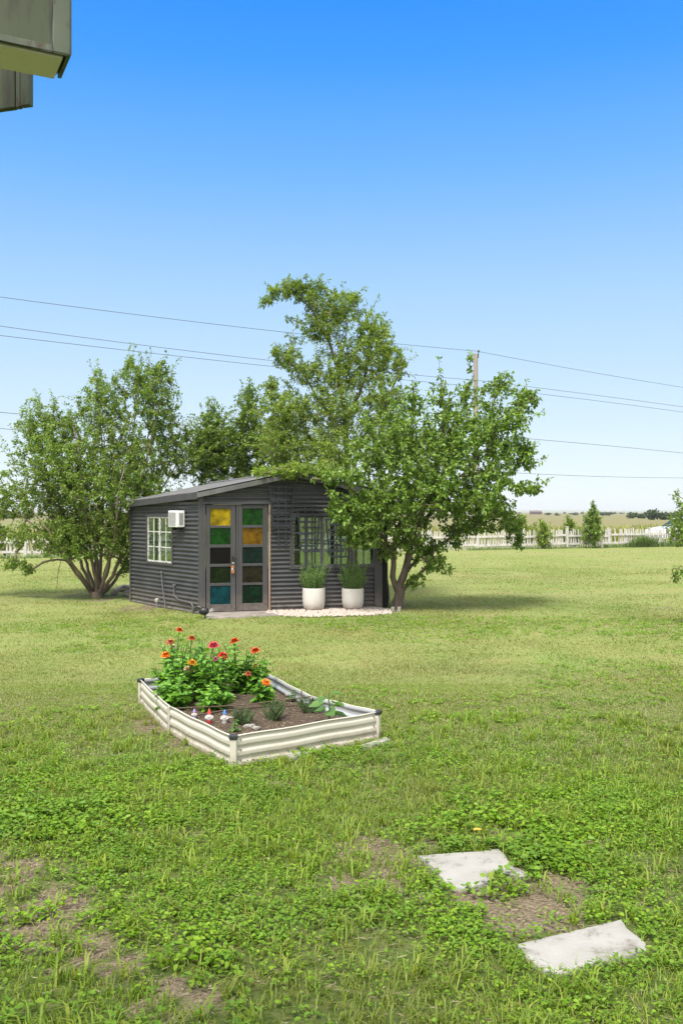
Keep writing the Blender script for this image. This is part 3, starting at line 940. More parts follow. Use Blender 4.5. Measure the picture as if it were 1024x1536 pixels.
for side, (x0, x1, p0, p1, colours, cat) in enumerate([(309, 353.2, 315, 345.8, ['yellow', 'green', 'brown', 'olive', 'teal'], 0), (354.6, 401.5, 363.4, 393.8, ['green', 'amber', 'sea', 'umber', 'dkgreen'], 1)]):
    a0, a1 = fu(x0, 850)[0], fu(x1, 850)[0]
    b0, b1 = fu(p0, 850)[0], fu(p1, 850)[0]
    rows = [(762.8, 788.2), (792.1, 816.9), (821.4, 845.8), (850, 874.4), (878.7, 906.5)] if side == 0 else [(762.6, 787.6), (791.8, 816.4), (820.8, 845.0), (848.8, 873.9), (877.4, 904.6)]
    xc = (p0 + p1) / 2
    zr = [(fu(xc, q)[1], fu(xc, p)[1]) for p, q in rows]     # (low, high)
    zb, zt = .045, dz1 - .004
    mb = MB()
    mb.hexa(board(a0, b0, zb, zt, -.022, .018, FP)); mb.hexa(board(b1, a1, zb, zt, -.022, .018, FP))
    edges = [zt] + [q for lo, hi in zr for q in (hi, lo)] + [zb]
    for t in range(0, len(edges), 2):
        mb.hexa(board(b0 + .001, b1 - .001, edges[t + 1], edges[t], -.019, .015, FP))
    door = mb.build('door', M['char_wood'], shed, bevel=.004)
    door['label'] = ('left' if side == 0 else 'right') + ' leaf of the stained glass doors, ' + ('with padlock and yellow top pane' if side == 0 else 'with green top pane')
    for (lo, hi), cn in zip(zr, colours):
        g = MB(); g.hexa(board(b0 - .004, b1 + .004, lo - .004, hi + .004, -.006, -.001, FP))
        po = g.build('pane', PM[cn], door); po['label'] = PLAB[cn]
    if side == 0:
        ul, zl = fu(349.3, 838)
        g = MB(); g.hexa(board(ul - .022, ul + .022, zl - .045, zl + .05, .018, .026, FP)); g.tube([FP(ul, zl + .01, .026), FP(ul, zl + .01, .07), FP(ul + .06, zl + .005, .075)], .009)
        g.build('handle', M['black_metal'], door, smooth=True)
        uk, zk = fu(349.3, 844.5)
        g = MB(); g.tube([FP(uk, zk, .018), FP(uk, zk, .03)], .018, 14); g.build('lock_cylinder', M['rim'], door, smooth=True)
        uk, zk = fu(348.6, 850)
        g = MB(); g.hexa(board(uk - .026, uk + .026, zk - .03, zk + .02, .018, .024, FP)); g.build('hasp', M['brass'], door, bevel=.003)
    else:
        g = MB(); g.hexa(board(a0 - .006, a0 + .022, zb, zt, .0185, .030, FP)); g.build('astragal', M['char_wood'], door, bevel=.003)
uk, zk = fu(348.4, 857)
pl = thing('padlock', 'orange brass padlock hanging from the hasp on the stained glass doors', 'padlock', FP(uk, zk, .04))
g = MB(); g.hexa(board(uk - .026, uk + .026, zk - .035, zk + .02, .026, .048, FP)); g.build('lock_body', M['brass'], pl, bevel=.006)
g = MB(); g.tube([FP(uk + .017 * math.cos(t), zk + .02 + .028 * math.sin(t), .037) for t in [PI * i / 8 for i in range(9)]], .0045, 8); g.build('shackle', M['rim'], pl, smooth=True)


def window(parent, u0, u1, z0, z1, pf, sashes, rows, mf, label, casing=True, bars=.022, cols=2):
    w = MB()
    if casing:
        t = .045
        for (a, b, c, d) in ((u0 - t, u1 + t, z1, z1 + t), (u0 - t, u1 + t, z0 - t, z0), (u0 - t, u0, z0, z1), (u1, u1 + t, z0, z1)):
            w.hexa(board(a, b, c, d, -.03, .022, pf))
        win = w.build('window', M['char_wood'], parent, bevel=.003)
    win['label'] = label
    s = MB()
    for (a, b) in sashes:
        e = .028
        s.hexa(board(a, a + e, z0, z1, -.02, .006, pf)); s.hexa(board(b - e, b, z0, z1, -.02, .006, pf))
        s.hexa(board(a + e, b - e, z0, z0 + e, -.019, .005, pf)); s.hexa(board(a + e, b - e, z1 - e, z1, -.019, .005, pf))
        for c in range(1, cols):
            um = a + (b - a) * c / cols
            s.hexa(board(um - bars / 2, um + bars / 2, z0 + e, z1 - e, -.016, .003, pf))
        for r in range(1, rows):
            zm = z0 + (z1 - z0) * r / rows
            s.hexa(board(a + e, b - e, zm - bars / 2, zm + bars / 2, -.014, .0015, pf))
    s.build('sash', mf, win)
    g = MB()
    for (a, b) in sashes:
        g.hexa(board(a + .01, b - .01, z0 + .01, z1 - .01, -.010, -.007, pf))
    g.build('glass', M['glass'], win)
    return win


s1, s2 = fu(483, 810)[0], fu(527.5, 810)[0]
mix_sash = surf('chipped dark sash paint', (.075, .078, .08), (.05, .052, .055), 9, .6, stain=(.42, .43, .40), sscale=20, spos=(.60, .66))
window(shed, wu0, wu1, wz0, wz1, FP, [(wu0 + .002, s1 - .002), (s1 + .002, s2 - .012), (s2 + .012, wu1 - .002)], 3, mix_sash, 'wide dark sash window beside the doors')
window(shed, lv0, lv1, lz0, lz1, LP, [(lv0 + .002, (lv0 + lv1) / 2 - .002), ((lv0 + lv1) / 2 + .002, lv1 - .002)], 3, M['white_wood'], 'white barred window in the left side wall', bars=.018)
RPf = lambda v, z, off=0: R3 + V * v - NL * off + Vector((0, 0, z))
BPf = lambda u, z, off=0: Lb + U * u - NF * off + Vector((0, 0, z))
window(shed, .25, LV - .2, .55, 1.70, RPf, [(.252, 1.5), (1.504, LV - .202)], 2, mix_sash, 'window in the far side wall seen through the glass')
window(shed, .15, 1.5, .6, 1.72, BPf, [(.152, .82), (.824, 1.498)], 2, mix_sash, 'back wall window seen through the glass')
window(shed, 1.75, 3.1, .6, 1.72, BPf, [(1.752, 2.42), (2.424, 3.098)], 2, mix_sash, 'back wall window seen through the doors')

# box on the side wall
av0, az0 = lu(278.5, 791); av1, az1 = lu(259.5, 766)
acz0 = lu(269, 790.5)[1]; acz1 = lu(269, 766)[1]
av1 = av0 + .34
ac = thing('air_conditioner', 'white box air conditioner mounted high on the left shed wall', 'air conditioner', LP((av0 + av1) / 2, acz0, .02))
DEP = .17
g = MB(); g.hexa(board(av0, av1, acz0, acz1, .013, DEP, LP)); g.build('housing', M['ac_white'], ac, bevel=.012)
g = MB()
ng = 11
for i in range(ng):
    z = acz0 + .035 + (acz1 - acz0 - .07) * i / (ng - 1)
    g.hexa(board(av0 + .03, av1 - .03, z - .007, z + .007, DEP, DEP + .008, LP))
g.build('front_grille', M['ac_grille'], ac)
g = MB()
for i in range(ng):
    z = acz0 + .05 + (acz1 - acz0 - .10) * i / (ng - 1)
    pf = lambda d, zz, off: C3 + V * (av0 - off) + NL * d + Vector((0, 0, zz))
    g.hexa([pf(.05, z - .006, 0), pf(DEP - .045, z - .006, 0), pf(DEP - .045, z - .006, .006), pf(.05, z - .006, .006), pf(.05, z + .006, 0), pf(DEP - .045, z + .006, 0), pf(DEP - .045, z + .006, .006), pf(.05, z + .006, .006)])
g.build('side_grille', M['ac_grille'], ac)
g = MB(); g.hexa(board(av0 + .05, av0 + .08, acz0 - .05, acz0, .013, .12, LP)); g.build('bracket', M['black_metal'], ac)
g = MB(); g.hexa(board(av1 - .08, av1 - .05, acz0 - .05, acz0, .013, .12, LP)); g.build('bracket', M['black_metal'], ac)


def wall_pipe(name, pxs, r, m, label, cat, off=.035, cap=None):
    pts = [LP(*lu(x, y, off), off) for x, y in pxs]
    # round the corners
    sm = [pts[0]]
    for i in range(1, len(pts) - 1):
        sm += [pts[i].lerp(pts[i - 1], .3), pts[i], pts[i].lerp(pts[i + 1], .3)]
    sm.append(pts[-1])
    t = thing(name, label, cat, pts[-1])
    g = MB(); g.tube(sm, r, 10); g.build('pipe', m, t, smooth=True)
    g = MB()
    if cap: g.lathe(pts[0] - Vector((0, 0, .03)), [(r * 1.6, 0), (r * 2.2, .02), (r * 2.2, .06), (r * .4, .075)], 14); g.build('pipe_cap', cap, t, smooth=True)
    else:
        for q in (pts[0].lerp(pts[1], .1), pts[-2].lerp(pts[-1], .5)):
            g = MB(); g.obox(q - V * .03 - Vector((0, 0, .012)) - NL * off * .8, V * .06, NL * (off * .8 + r * 1.3), Vector((0, 0, .024)))
            g.build('pipe_clip', m, t)


wall_pipe('conduit', [(261, 876), (261.5, 893), (268, 899.5), (280, 902.5), (287.5, 905), (289.5, 910), (289.5, 917)], .011, surf('pale grey conduit', (.12, .115, .115), (.075, .075, .075), 9, .5), 'pale grey conduit bending low along the left shed wall to the corner', 'conduit')
wall_pipe('conduit', [(242, 856), (244, 880), (247.5, 905), (248.5, 917)], .009, M['pipe_grey'], 'thin straight grey conduit below the side window of the shed', 'conduit')
wall_pipe('standpipe', [(235.5, 901), (236.5, 914)], .018, M['pipe_grey'], 'short standpipe with a white cap at the foot of the left shed wall', 'pipe', .10, M['g_white'])


# trellises: fan of four uprights and staggered rungs
def trellis(xc, ytop, ybot, w, label, off=.03):
    uc, zt = fu(xc, ytop, off); zb = fu(xc, ybot, off)[1]
    hgt = zt - zb
    t = MB()
    for k, s in enumerate((-1, -.32, .32, 1)):
        zlow = zb if abs(s) < .5 else zb + .26 * hgt
        low = s * w * (.5 if abs(s) < .5 else .36)
        t.bar(FP(uc + low * (.95 if abs(s) < .5 else 1), zlow, off), FP(uc + s * w * .5, zt - (0 if abs(s) < .5 else .05 * hgt), off), .029, .012, U)
    n = 8
    for k in range(n):
        f = .06 + .70 * k / (n - 1)
        z = zt - f * hgt
        ww = w * (1.06 - .22 * f)
        sh = .09 * w * (1 if k % 2 else -1) + rnd.uniform(-.008, .008)
        t.bar(FP(uc - ww * .5 * .86 + sh, z + rnd.uniform(-.006, .006), off + .0125), FP(uc + ww * .5 * .86 + sh, z + rnd.uniform(-.006, .006), off + .0125),   .036, .012, Vector((0, 0, 1)))
    o = t.build('trellis', M['char_dark'], None, org=FP(uc, zb, off), bevel=.002)
    tag(o, label, 'trellis', 'fan trellises on the shed front')


trellis(423, 725, 821, .44, 'dark fan trellis hung between the doors and the window')
trellis(463, 759, 849, .40, 'dark fan trellis hung over the left part of the front window', .045)
trellis(506, 774, 854, .42, 'dark fan trellis over the front window between the two planters', .045)

# dark post at the right corner
pb = G(574, 913)
g = MB()
g.tube([D(574 + 1.5 * math.sin(i * .9), 911 - 148 * i / 10, pb.y + .35) for i in range(11)], [.095 + .012 * math.sin(i * 1.7) for i in range(11)], 9)
tag(g.build('timber_post', M['post_dark'], None, org=(pb.x, pb.y + .35, 0), smooth=True), 'nearly black rough timber post standing at the right corner of the shed', 'post')

# black bird shaped ornament at the corner
bp = G(306, 929)
bo = thing('bird_ornament', 'small black metal bird ornament on one leg by the shed doors', 'ornament', bp)
s = bp.y / F
g = MB()
g.ball(bp + Vector((0, 0, .135)), .085, 16, 0, 1, .85, .8)
g.build('body', M['black_metal'], bo, smooth=True)
g = MB(); g.tube([bp + Vector((-.05, 0, .18)), bp + Vector((-.09, 0, .205)), bp + Vector((-.13, -.01, .195)), bp + Vector((-.165, -.01, .17))], [.04, .032, .02, .006], 10); g.build('head', M['black_metal'], bo, smooth=True)
g = MB(); g.tube([bp + Vector((.015, 0, .08)), bp + Vector((.02, 0, .0))], .012, 8); g.tube([bp + Vector((-.03, -.03, .006)), bp + Vector((.07, .02, .006))], .008, 6); g.build('leg', M['black_metal'], bo, smooth=True)
g = MB(); g.add([bp + Vector((.05, .02, .15)), bp + Vector((.14, .03, .19)), bp + Vector((.15, -.01, .13)), bp + Vector((.05, -.02, .11)), bp + Vector((.05, 0, .135))], [(0, 1, 4), (1, 2, 4), (2, 3, 4), (3, 0, 4)]); g.build('tail', M['black_metal'], bo)


# ------------------------------------------------------------------ planters
def twiggy(center, rx, h, nst, nleaf, ll, lw, m, parent, stem_m, upright=.8, name='foliage'):
    """upright stems clothed in small leaves"""
    st = MB(); parts = []
    for i in range(nst):
        a = rnd.uniform(0, 2 * PI); r = rx * math.sqrt(rnd.random())
        b = Vector(center) + Vector((r * .55 * math.cos(a), r * .55 * math.sin(a), 0))
        hh = h * rnd.uniform(.55, 1.08) * (1 - .25 * (r / rx) ** 2)
        tip = b + Vector((r * .75 * math.cos(a) + rnd.gauss(0, .02), r * .75 * math.sin(a) + rnd.gauss(0, .02), hh))
        mid = b.lerp(tip, .5) + Vector((rnd.gauss(0, .015), rnd.gauss(0, .015), 0))
        st.tube([b, mid, tip], [.004, .003, .0015], 4, cap=False)
        n = nleaf
        t = rng.uniform(.08, 1.0, n)
        P = np.array(b)[None] * ((1 - t) ** 2)[:, None] + np.array(mid)[None] * (2 * t * (1 - t))[:, None] + np.array(tip)[None] * (t ** 2)[:, None]
        d = rng.normal(size=(n, 3)); d[:, 2] = np.abs(d[:, 2]) * upright + .3
        parts.append(leaves4(P, d, rng.normal(size=(n, 3)) + [0, 0, .6], rng.uniform(.7, 1.3, n) * ll, rng.uniform(.8, 1.2, n) * lw))
    st.build('stems', stem_m, parent)
    v, f = merge(parts)
    np_mesh(name, v, f, m, parent)


def planter(x, yb, ytop, wpx, label):
    base = G(x, yb)
    base.y += .2
    sc = base.y / F
    r = wpx / 2 * sc
    hh = (yb - ytop) * sc - .02
    t = thing('potted_shrub', label, 'potted plant', base + Vector((0, 0, .02)), 'potted shrubs against the shed')
    o = ORG[t.name]
    g = MB()
    g.lathe(o, [(r * .62, 0), (r * .78, .012), (r * .90, .05), (r * .97, .12), (r, .2), (r, hh - .012), (r * .985, hh), (r * .90, hh), (r * .885, hh - .02), (r * .885, hh - .07)], 48)
    g.build('pot', M['pot'], t, smooth=True)
    g = MB(); g.lathe(o, [(r * .88, hh - .06), (r * .3, hh - .05), (.0001, hh - .045)], 24); g.build('soil', M['soil'], t)
    twiggy(o + Vector((0, 0, hh - .06)), r * 1.12, .56, 110, 46, .034, .009, M['leaf_pot'], t, M['stem'])


planter(470, 919, 883.5, 34, 'white round pot with a bushy grey green shrub, left of the pair by the shed')
planter(529, 917.5, 884, 33, 'white round pot with a spikier upright shrub, right of the pair by the shed')


# ------------------------------------------------------------------ raised bed
bed = thing('raised_bed', 'cream corrugated steel raised garden bed with black corner caps, bent along its sides', 'raised bed', bedF)


def bed_panel(a, b, label=None):
    d = (b - a); ln = d.length; d.normalize()
    c = sum(BED, Vector()) / 6
    n = Vector((d.y, -d.x, 0))
    if n.dot(a - c) < 0: n = -n
    prof = []
    K = 40
    for i in range(K + 1):
        z = -.03 + (BZ - .005 + .03) * i / K
        q = (z % .0733) / .0733
        off = .011 * (1 / (1 + math.exp(-(math.sin(2 * PI * q) + .25) * 5)))
        prof.append((z, off))
    mb = MB()
    ns = 10
    for lay in (0, 1):
        o = len(mb.v)
        for j in range(ns + 1):
            bow = .006 * math.sin(PI * j / ns)
            for z, off in prof:
                mb.v.append(a + d * (ln * j / ns) + n * (off + bow - lay * .003) + Vector((0, 0, z + .003 * math.sin(j * 1.3))))
        for j in range(ns):
            for i in range(K):
                q = [o + j * (K + 1) + i, o + (j + 1) * (K + 1) + i, o + (j + 1) * (K + 1) + i + 1, o + j * (K + 1) + i + 1]
                mb.face(q if lay == 0 else q[::-1], lay)
    # rolled rim along the top
    mb.tube([a + d * (ln * j / ns) + n * (.006 + .006 * math.sin(PI * j / ns)) + Vector((0, 0, BZ - .003 + .003 * math.sin(j * 1.3))) for j in range(ns + 1)], .006, 8)
    me_o = mb.build('side_panel', [M['bed'], M['bed_in']], bed)
    # winding is mixed by the two skins, keep what was given
    me_o.data.polygons.foreach_set('use_smooth', [True] * len(me_o.data.polygons))


cc0 = sum(BED, Vector()) / 6
for i in range(6):
    bed_panel(BED[i], BED[(i + 1) % 6])
for p in (bedF, bedR, bedB, bedL):
    c = sum(BED, Vector()) / 6
    out = (p - c).normalized(); sd = Vector((-out.y, out.x, 0))
    g = MB(); g.obox(p - sd * .024 - out * .012 + Vector((0, 0, -.02)), sd * .048, out * .028, Vector((0, 0, BZ + .012))); g.build('corner_post', M['bed'], bed, bevel=.008)
    g = MB(); g.obox(p - sd * .030 - out * .018 + Vector((0, 0, BZ - .024)), sd * .060, out * .042, Vector((0, 0, .034))); g.build('corner_cap', M['cap'], bed, bevel=.008)
for i in (0, 4):                          # bolts at the ends of the near panels
    a_, b_ = BED[i], BED[(i + 1) % 6]
    d_ = (b_ - a_).normalized(); n_ = Vector((d_.y, -d_.x, 0))
    if n_.dot(a_ - cc0) < 0: n_ = -n_
    for f_ in (.05, (b_ - a_).length - .05):
        for z_ in (.05, .12, .19):
            p = a_ + d_ * f_ + n_ * .008 + Vector((0, 0, z_))
            g = MB(); g.tube([p, p + n_ * .008], .007, 8); g.build('bolt', M['rim'], bed)
for p in (bedKL, bedKR):
    c = sum(BED, Vector()) / 6
    out = (p - c).normalized(); sd = Vector((-out.y, out.x, 0))
    g = MB(); g.obox(p - sd * .012 + out * .012 + Vector((0, 0, -.02)), sd * .024, out * .006, Vector((0, 0, BZ + .018))); g.build('joint_strip', M['bed'], bed)
# soil
sv, sf = [], []
mb = MB()
cc = sum(BED, Vector()) / 6
rings = 14
ring0 = []
for i in range(6):
    for k in range(8): ring0.append(BED[i].lerp(BED[(i + 1) % 6], k / 8))
for r in range(rings):
    s = .992 * (1 - r / rings)
    for p in ring0:
        q = cc + (p - cc) * s
        mb.v.append(Vector((q.x, q.y, .115 + .05 * (float(fbm(np.array(q.x), np.array(q.y), 7)) - .5) + .02 * (1 - s))))
nn_ = len(ring0)
for r in range(rings - 1):
    for k in range(nn_): mb.face([r * nn_ + k, r * nn_ + (k + 1) % nn_, (r + 1) * nn_ + (k + 1) % nn_, (r + 1) * nn_ + k])
mb.v.append(cc + Vector((0, 0, .13)))
for k in range(nn_): mb.face([(rings - 1) * nn_ + k, (rings - 1) * nn_ + (k + 1) % nn_, len(mb.v) - 1])
mb.build('soil', M['soil'], bed, smooth=True)
g = MB(); g.tube([bedKL + Vector((.01, 0, .20)), bedKL.lerp(bedKR, .5) + Vector((0, 0, .185)), bedKR + Vector((0, 0, .215))], .005, 8); g.build('brace_rod', M['rust'], bed, smooth=True)
q = bedKR + Vector((-.07, -.03, 0))
g = MB(); g.tube([q + Vector((0, 0, .09)), q + Vector((0, 0, .27))], .005, 8); g.build('brace_rod', M['rust'], bed, smooth=True)
t0 = G(275, 1080, .12); t1 = G(445, 1062, .12)
g = MB(); g.tube([t0 + Vector((0, 0, .02)), t0.lerp(t1, .3) + Vector((0, .05, .03)), t0.lerp(t1, .7) + Vector((0, .02, .035)), t1 + Vector((0, 0, .02))], .007, 8)
tag(g.build('drip_hose', M['rust'], None, org=t0, smooth=True), 'thin brown drip hose lying across the soil behind the gnomes', 'hose')

# dry mulch bits on the bed soil
X = rng.uniform(-1.8, .3, 5000); Y = rng.uniform(6.3, 9.2, 5000)
k = inside(X, Y, [cc + (p - cc) * .93 for p in BED]); X, Y = X[k], Y[k]
az = rng.uniform(0, 2 * PI, len(X))
zz = .115 + .05 * (fbm(X, Y, 7) - .5) + .02 * .3 + .012
v, f = leaves4(np.stack([X, Y, zz], -1), np.stack([np.cos(az), np.sin(az), rng.normal(0, .15, len(X))], -1), np.tile([0, 0, 1.], (len(X), 1)) + rng.normal(0, .3, (len(X), 3)), rng.uniform(.012, .045, len(X)), rng.uniform(.003, .007, len(X)))
mo = np_mesh('mulch', v, f, M['straw'], bed); mo['kind'] = 'stuff'
# ---- zinnias
FCOL = {'orange red': (.62, .085, .012), 'dull orange': (.48, .10, .03), 'salmon': (.55, .13, .07), 'cream pink': (.62, .42, .34), 'orange': (.72, .17, .012), 'golden': (.75, .33, .02),
        'pale pink': (.62, .25, .28), 'crimson': (.46, .025, .06), 'pink': (.55, .16, .27), 'mauve': (.42, .12, .26), 'red': (.58, .012, .012)}
FM = {k: surf('zinnia petals ' + k, c, tuple(q * .75 for q in c), 30, .6) for k, c in FCOL.items()}
M['fl_center'] = surf('zinnia centre', (.42, .22, .02), (.2, .07, .02), 60, .8)


def flower(c, r, colname, parent, tilt):
    """layered ray petals, slightly domed"""
    parts = []
    for ring in range(5):
        n = 16 - ring * 2
        az = np.arange(n) * 2 * PI / n + ring * .37 + rng.normal(0, .06, n)
        el = -.12 + ring * .24
        d = np.stack([np.cos(az) * math.cos(el), np.sin(az) * math.cos(el), np.full(n, math.sin(el))], -1)
        nrm = np.tile([0, 0, 1.0], (n, 1)) + rng.normal(0, .1, (n, 3))
        rr = r * (1 - .16 * ring)
        P = np.stack([np.cos(az) * r * .12, np.sin(az) * r * .12, np.full(n, .004 * ring)], -1)
        parts.append(leaves6(P, d, nrm, np.full(n, rr * .9) * rng.uniform(.9, 1.08, n), np.full(n, r * .42), .1, .1))
    v, f = merge(parts)
    R = np.array(Matrix.Rotation(tilt[0], 3, 'X') @ Matrix.Rotation(tilt[1], 3, 'Y'))
    o = np_mesh('flower', v @ R.T + np.array(c), f, FM[colname], parent)
    o['label'] = colname + ' bloom'
    g = MB(); g.ball(Vector(c) + Vector((0, 0, r * .22)), r * .22, 10, 0, 1, 1, .7); g.build('flower_centre', M['fl_center'], o, smooth=True)


def big_leaves(paths, n, ll, lw, tmin=.05, droop=.25):
    """opposite leaves along stems"""
    parts = []
    for (b, m, tp) in paths:
        t = np.repeat(np.linspace(tmin, .93, n), 2)
        P = np.array(b)[None] * ((1 - t) ** 2)[:, None] + np.array(m)[None] * (2 * t * (1 - t))[:, None] + np.array(tp)[None] * (t ** 2)[:, None]
        az = np.tile([0, PI], n) + np.repeat(np.arange(n) * PI / 2, 2) + rng.normal(0, .35, 2 * n)
        d = np.stack([np.cos(az), np.sin(az), rng.uniform(-.15, .5, 2 * n)], -1)
        size = (1.1 - .6 * t) * rng.uniform(.75, 1.2, 2 * n)
        nn = np.tile([0, 0, 1.0], (2 * n, 1)) + rng.normal(0, .28, (2 * n, 3))
        parts.append(leaves6(P, d, nn, size * ll, size * lw, .10, droop))
    return parts


def zinnia(base, blooms, nside, h, label, spread=.15):
    base = Vector((base[0], base[1], .12))
    t = thing('zinnia_plant', label, 'zinnia', base, 'zinnias in the raised bed')
    st = MB(); paths = []
    for (x, y, r, cn) in blooms:
        tip = D(x, y + 3, base.y + rnd.uniform(-.12, .12))
        b = base + Vector((rnd.gauss(0, .03), rnd.gauss(0, .03), 0))
        m = b.lerp(tip, .5) + Vector(((tip.x - b.x) * -.12, 0, .05))
        paths.append((b, m, tip))
        flower(tip + Vector((0, 0, .004)), .9 * r * base.y / F, cn, t, (rnd.uniform(-.05, .5), rnd.uniform(-.3, .3)))
    for i in range(int(nside * 2.3)):
        a = rnd.uniform(0, 2 * PI); q = 1.45 * spread * rnd.uniform(.3, 1)
        b = base + Vector((rnd.gauss(0, .03), rnd.gauss(0, .03), 0))
        tip = base + Vector((q * math.cos(a), q * math.sin(a), h * rnd.uniform(.6, 1.3)))
        paths.append((b, b.lerp(tip, .5) + Vector((rnd.gauss(0, .02), rnd.gauss(0, .02), .03)), tip))
    for p in paths:
        st.tube([p[0], p[0].lerp(p[1], .5).lerp(p[1].lerp(p[2], .5), .5), p[2]], [.006, .005, .0035], 6)
    st.build('stems', M['stem'], t, smooth=True)
    v, f = merge(big_leaves(paths, 8, .105, .06))
    np_mesh('foliage', v, f, M['leaf_zinnia'], t)


zinnia((-1.52, 8.42), [(269.2, 943, 7.5, 'orange red'), (256, 961, 8.5, 'salmon'), (248.7, 980, 9, 'orange'), (260, 967.7, 5, 'cream pink')], 9, .36, 'tall zinnia at the bed back corner with orange, salmon and cream blooms')
zinnia((-1.36, 8.05), [(287.8, 955.4, 7.5, 'dull orange'), (288.4, 992, 9, 'golden'), (282.5, 1001.5, 9, 'pale pink')], 10, .36, 'zinnia with golden and big pale pink blooms in front of the tall one')
zinnia((-1.18, 8.30), [(320.2, 965, 9.5, 'crimson'), (308.3, 992, 6, 'mauve')], 11, .38, 'zinnia with a crimson bloom above a small mauve one')
zinnia((-1.08, 7.95), [(334.8, 981, 9.5, 'red'), (323.5, 987, 7, 'pink')], 11, .34, 'zinnia with a bright red bloom over a flat pink one')
zinnia((-.95, 8.45), [(351.8, 959.3, 9.5, 'orange red')], 8, .36, 'zinnia holding one large orange red bloom on a tall stem')
zinnia((-.80, 8.45), [(383, 973.4, 9.5, 'orange red'), (383.7, 997, 6.5, 'golden'), (372.3, 1008.5, 6.5, 'salmon')], 6, .26, 'zinnia at the back right with orange red, golden and salmon blooms', .12)
zinnia((-.66, 7.95), [(398.7, 1021, 8.5, 'orange')], 4, .17, 'short zinnia with a single orange bloom apart from the clump', .08)
zinnia((-1.40, 7.75), [], 9, .24, 'leafy zinnia without blooms low at the left of the clump', .16)
zinnia((-1.05, 7.68), [], 7, .18, 'leafy zinnia without blooms low at the front of the clump', .14)
# sunflower seedling with heart shaped leaves
sb = Vector((-.10, 7.12, .12))
t = thing('sunflower_seedling', 'young sunflower with broad heart shaped leaves near the bed front', 'sunflower', sb)
tp = sb + Vector((.0, .02, .24))
g = MB(); g.tube([sb, sb.lerp(tp, .5) + Vector((.01, 0, 0)), tp], [.008, .007, .005], 8); g.build('stem', M['stem'], t, smooth=True)
n = 9
az = np.arange(n) * 2.4; hh = np.linspace(.35, 1.0, n)
P = np.array(sb)[None] + np.stack([np.cos(az) * .03, np.sin(az) * .03, hh * .24], -1)
d = np.stack([np.cos(az), np.sin(az), np.full(n, .25)], -1)
v, f = leaves6(P, d, np.tile([0, 0, 1.], (n, 1)) + rng.normal(0, .2, (n, 3)), rng.uniform(.10, .15, n), rng.uniform(.085, .115, n), .08, .45)
np_mesh('foliage', v, f, M['leaf_sun'], t)
for (x, y, rr, h, lb) in [(361, 1088, .075, .15, 'small rosemary bush nearest the gnomes'), (409, 1080, .10, .16, 'spreading rosemary bush in the middle of the bed front'), (466, 1068, .10, .13, 'low rosemary bush beside the sunflower')]:
    p = G(x, y, .12)
    t = thing('rosemary_bush', lb, 'rosemary', p, 'rosemary bushes in the raised bed')
    twiggy(p, rr, h, 34, 50, .02, .0035, M['leaf_rosemary'], t, M['stem'], .5)
for (x, y, lb) in [(438, 1050, 'light green seedling in the bare soil of the bed'), (352, 1097, 'broad leaved seedling behind the front corner of the bed')]:
    p = G(x, y, .12)
    t = thing('seedling', lb, 'seedling', p)
    v, f = merge(big_leaves([(p, p + Vector((0, 0, .04)), p + Vector((.01, 0, .09)))] * 2, 5, .05, .03))
    np_mesh('foliage', v, f, M['leaf_sun'], t)
    g = MB(); g.tube([p, p + Vector((.01, 0, .09))], .003, 6); g.build('stem', M['stem'], t)


def pebble_thing(p, r, name, m, label, cat, group):
    g = MB()
    bmx = bmesh.new(); bmesh.ops.create_icosphere(bmx, subdivisions=2, radius=1)
    sx, sy, sz = rnd.uniform(.8, 1.3), rnd.uniform(.7, 1.1), rnd.uniform(.5, .75)
    ph = rnd.uniform(0, 9)
    g.add([Vector(p) + Vector((v.co.x * sx, v.co.y * sy, v.co.z * sz)) * r * (1 + .22 * math.sin(3 * v.co.x + ph) * math.cos(4 * v.co.y + ph) + .1 * math.sin(7 * v.co.z + 5 * v.co.x + ph)) for v in bmx.verts], [[q.index for q in fc.verts] for fc in bmx.faces])
    bmx.free()
    tag(g.build(name, m, None, org=p, smooth=True), label, cat, group)


for (x, y, r) in [(425, 1031, .035), (436, 1036, .03), (432, 1042, .025), (446, 1040, .028), (415, 1027, .03), (370, 1090, .03), (377, 1089, .035), (384, 1092, .028), (345, 1078, .03)]:
    pebble_thing(G(x, y, .13), r, 'bed_stone', M['lime'], 'small pale stone lying on the soil of the raised bed', 'stone', 'small stones on the bed soil')


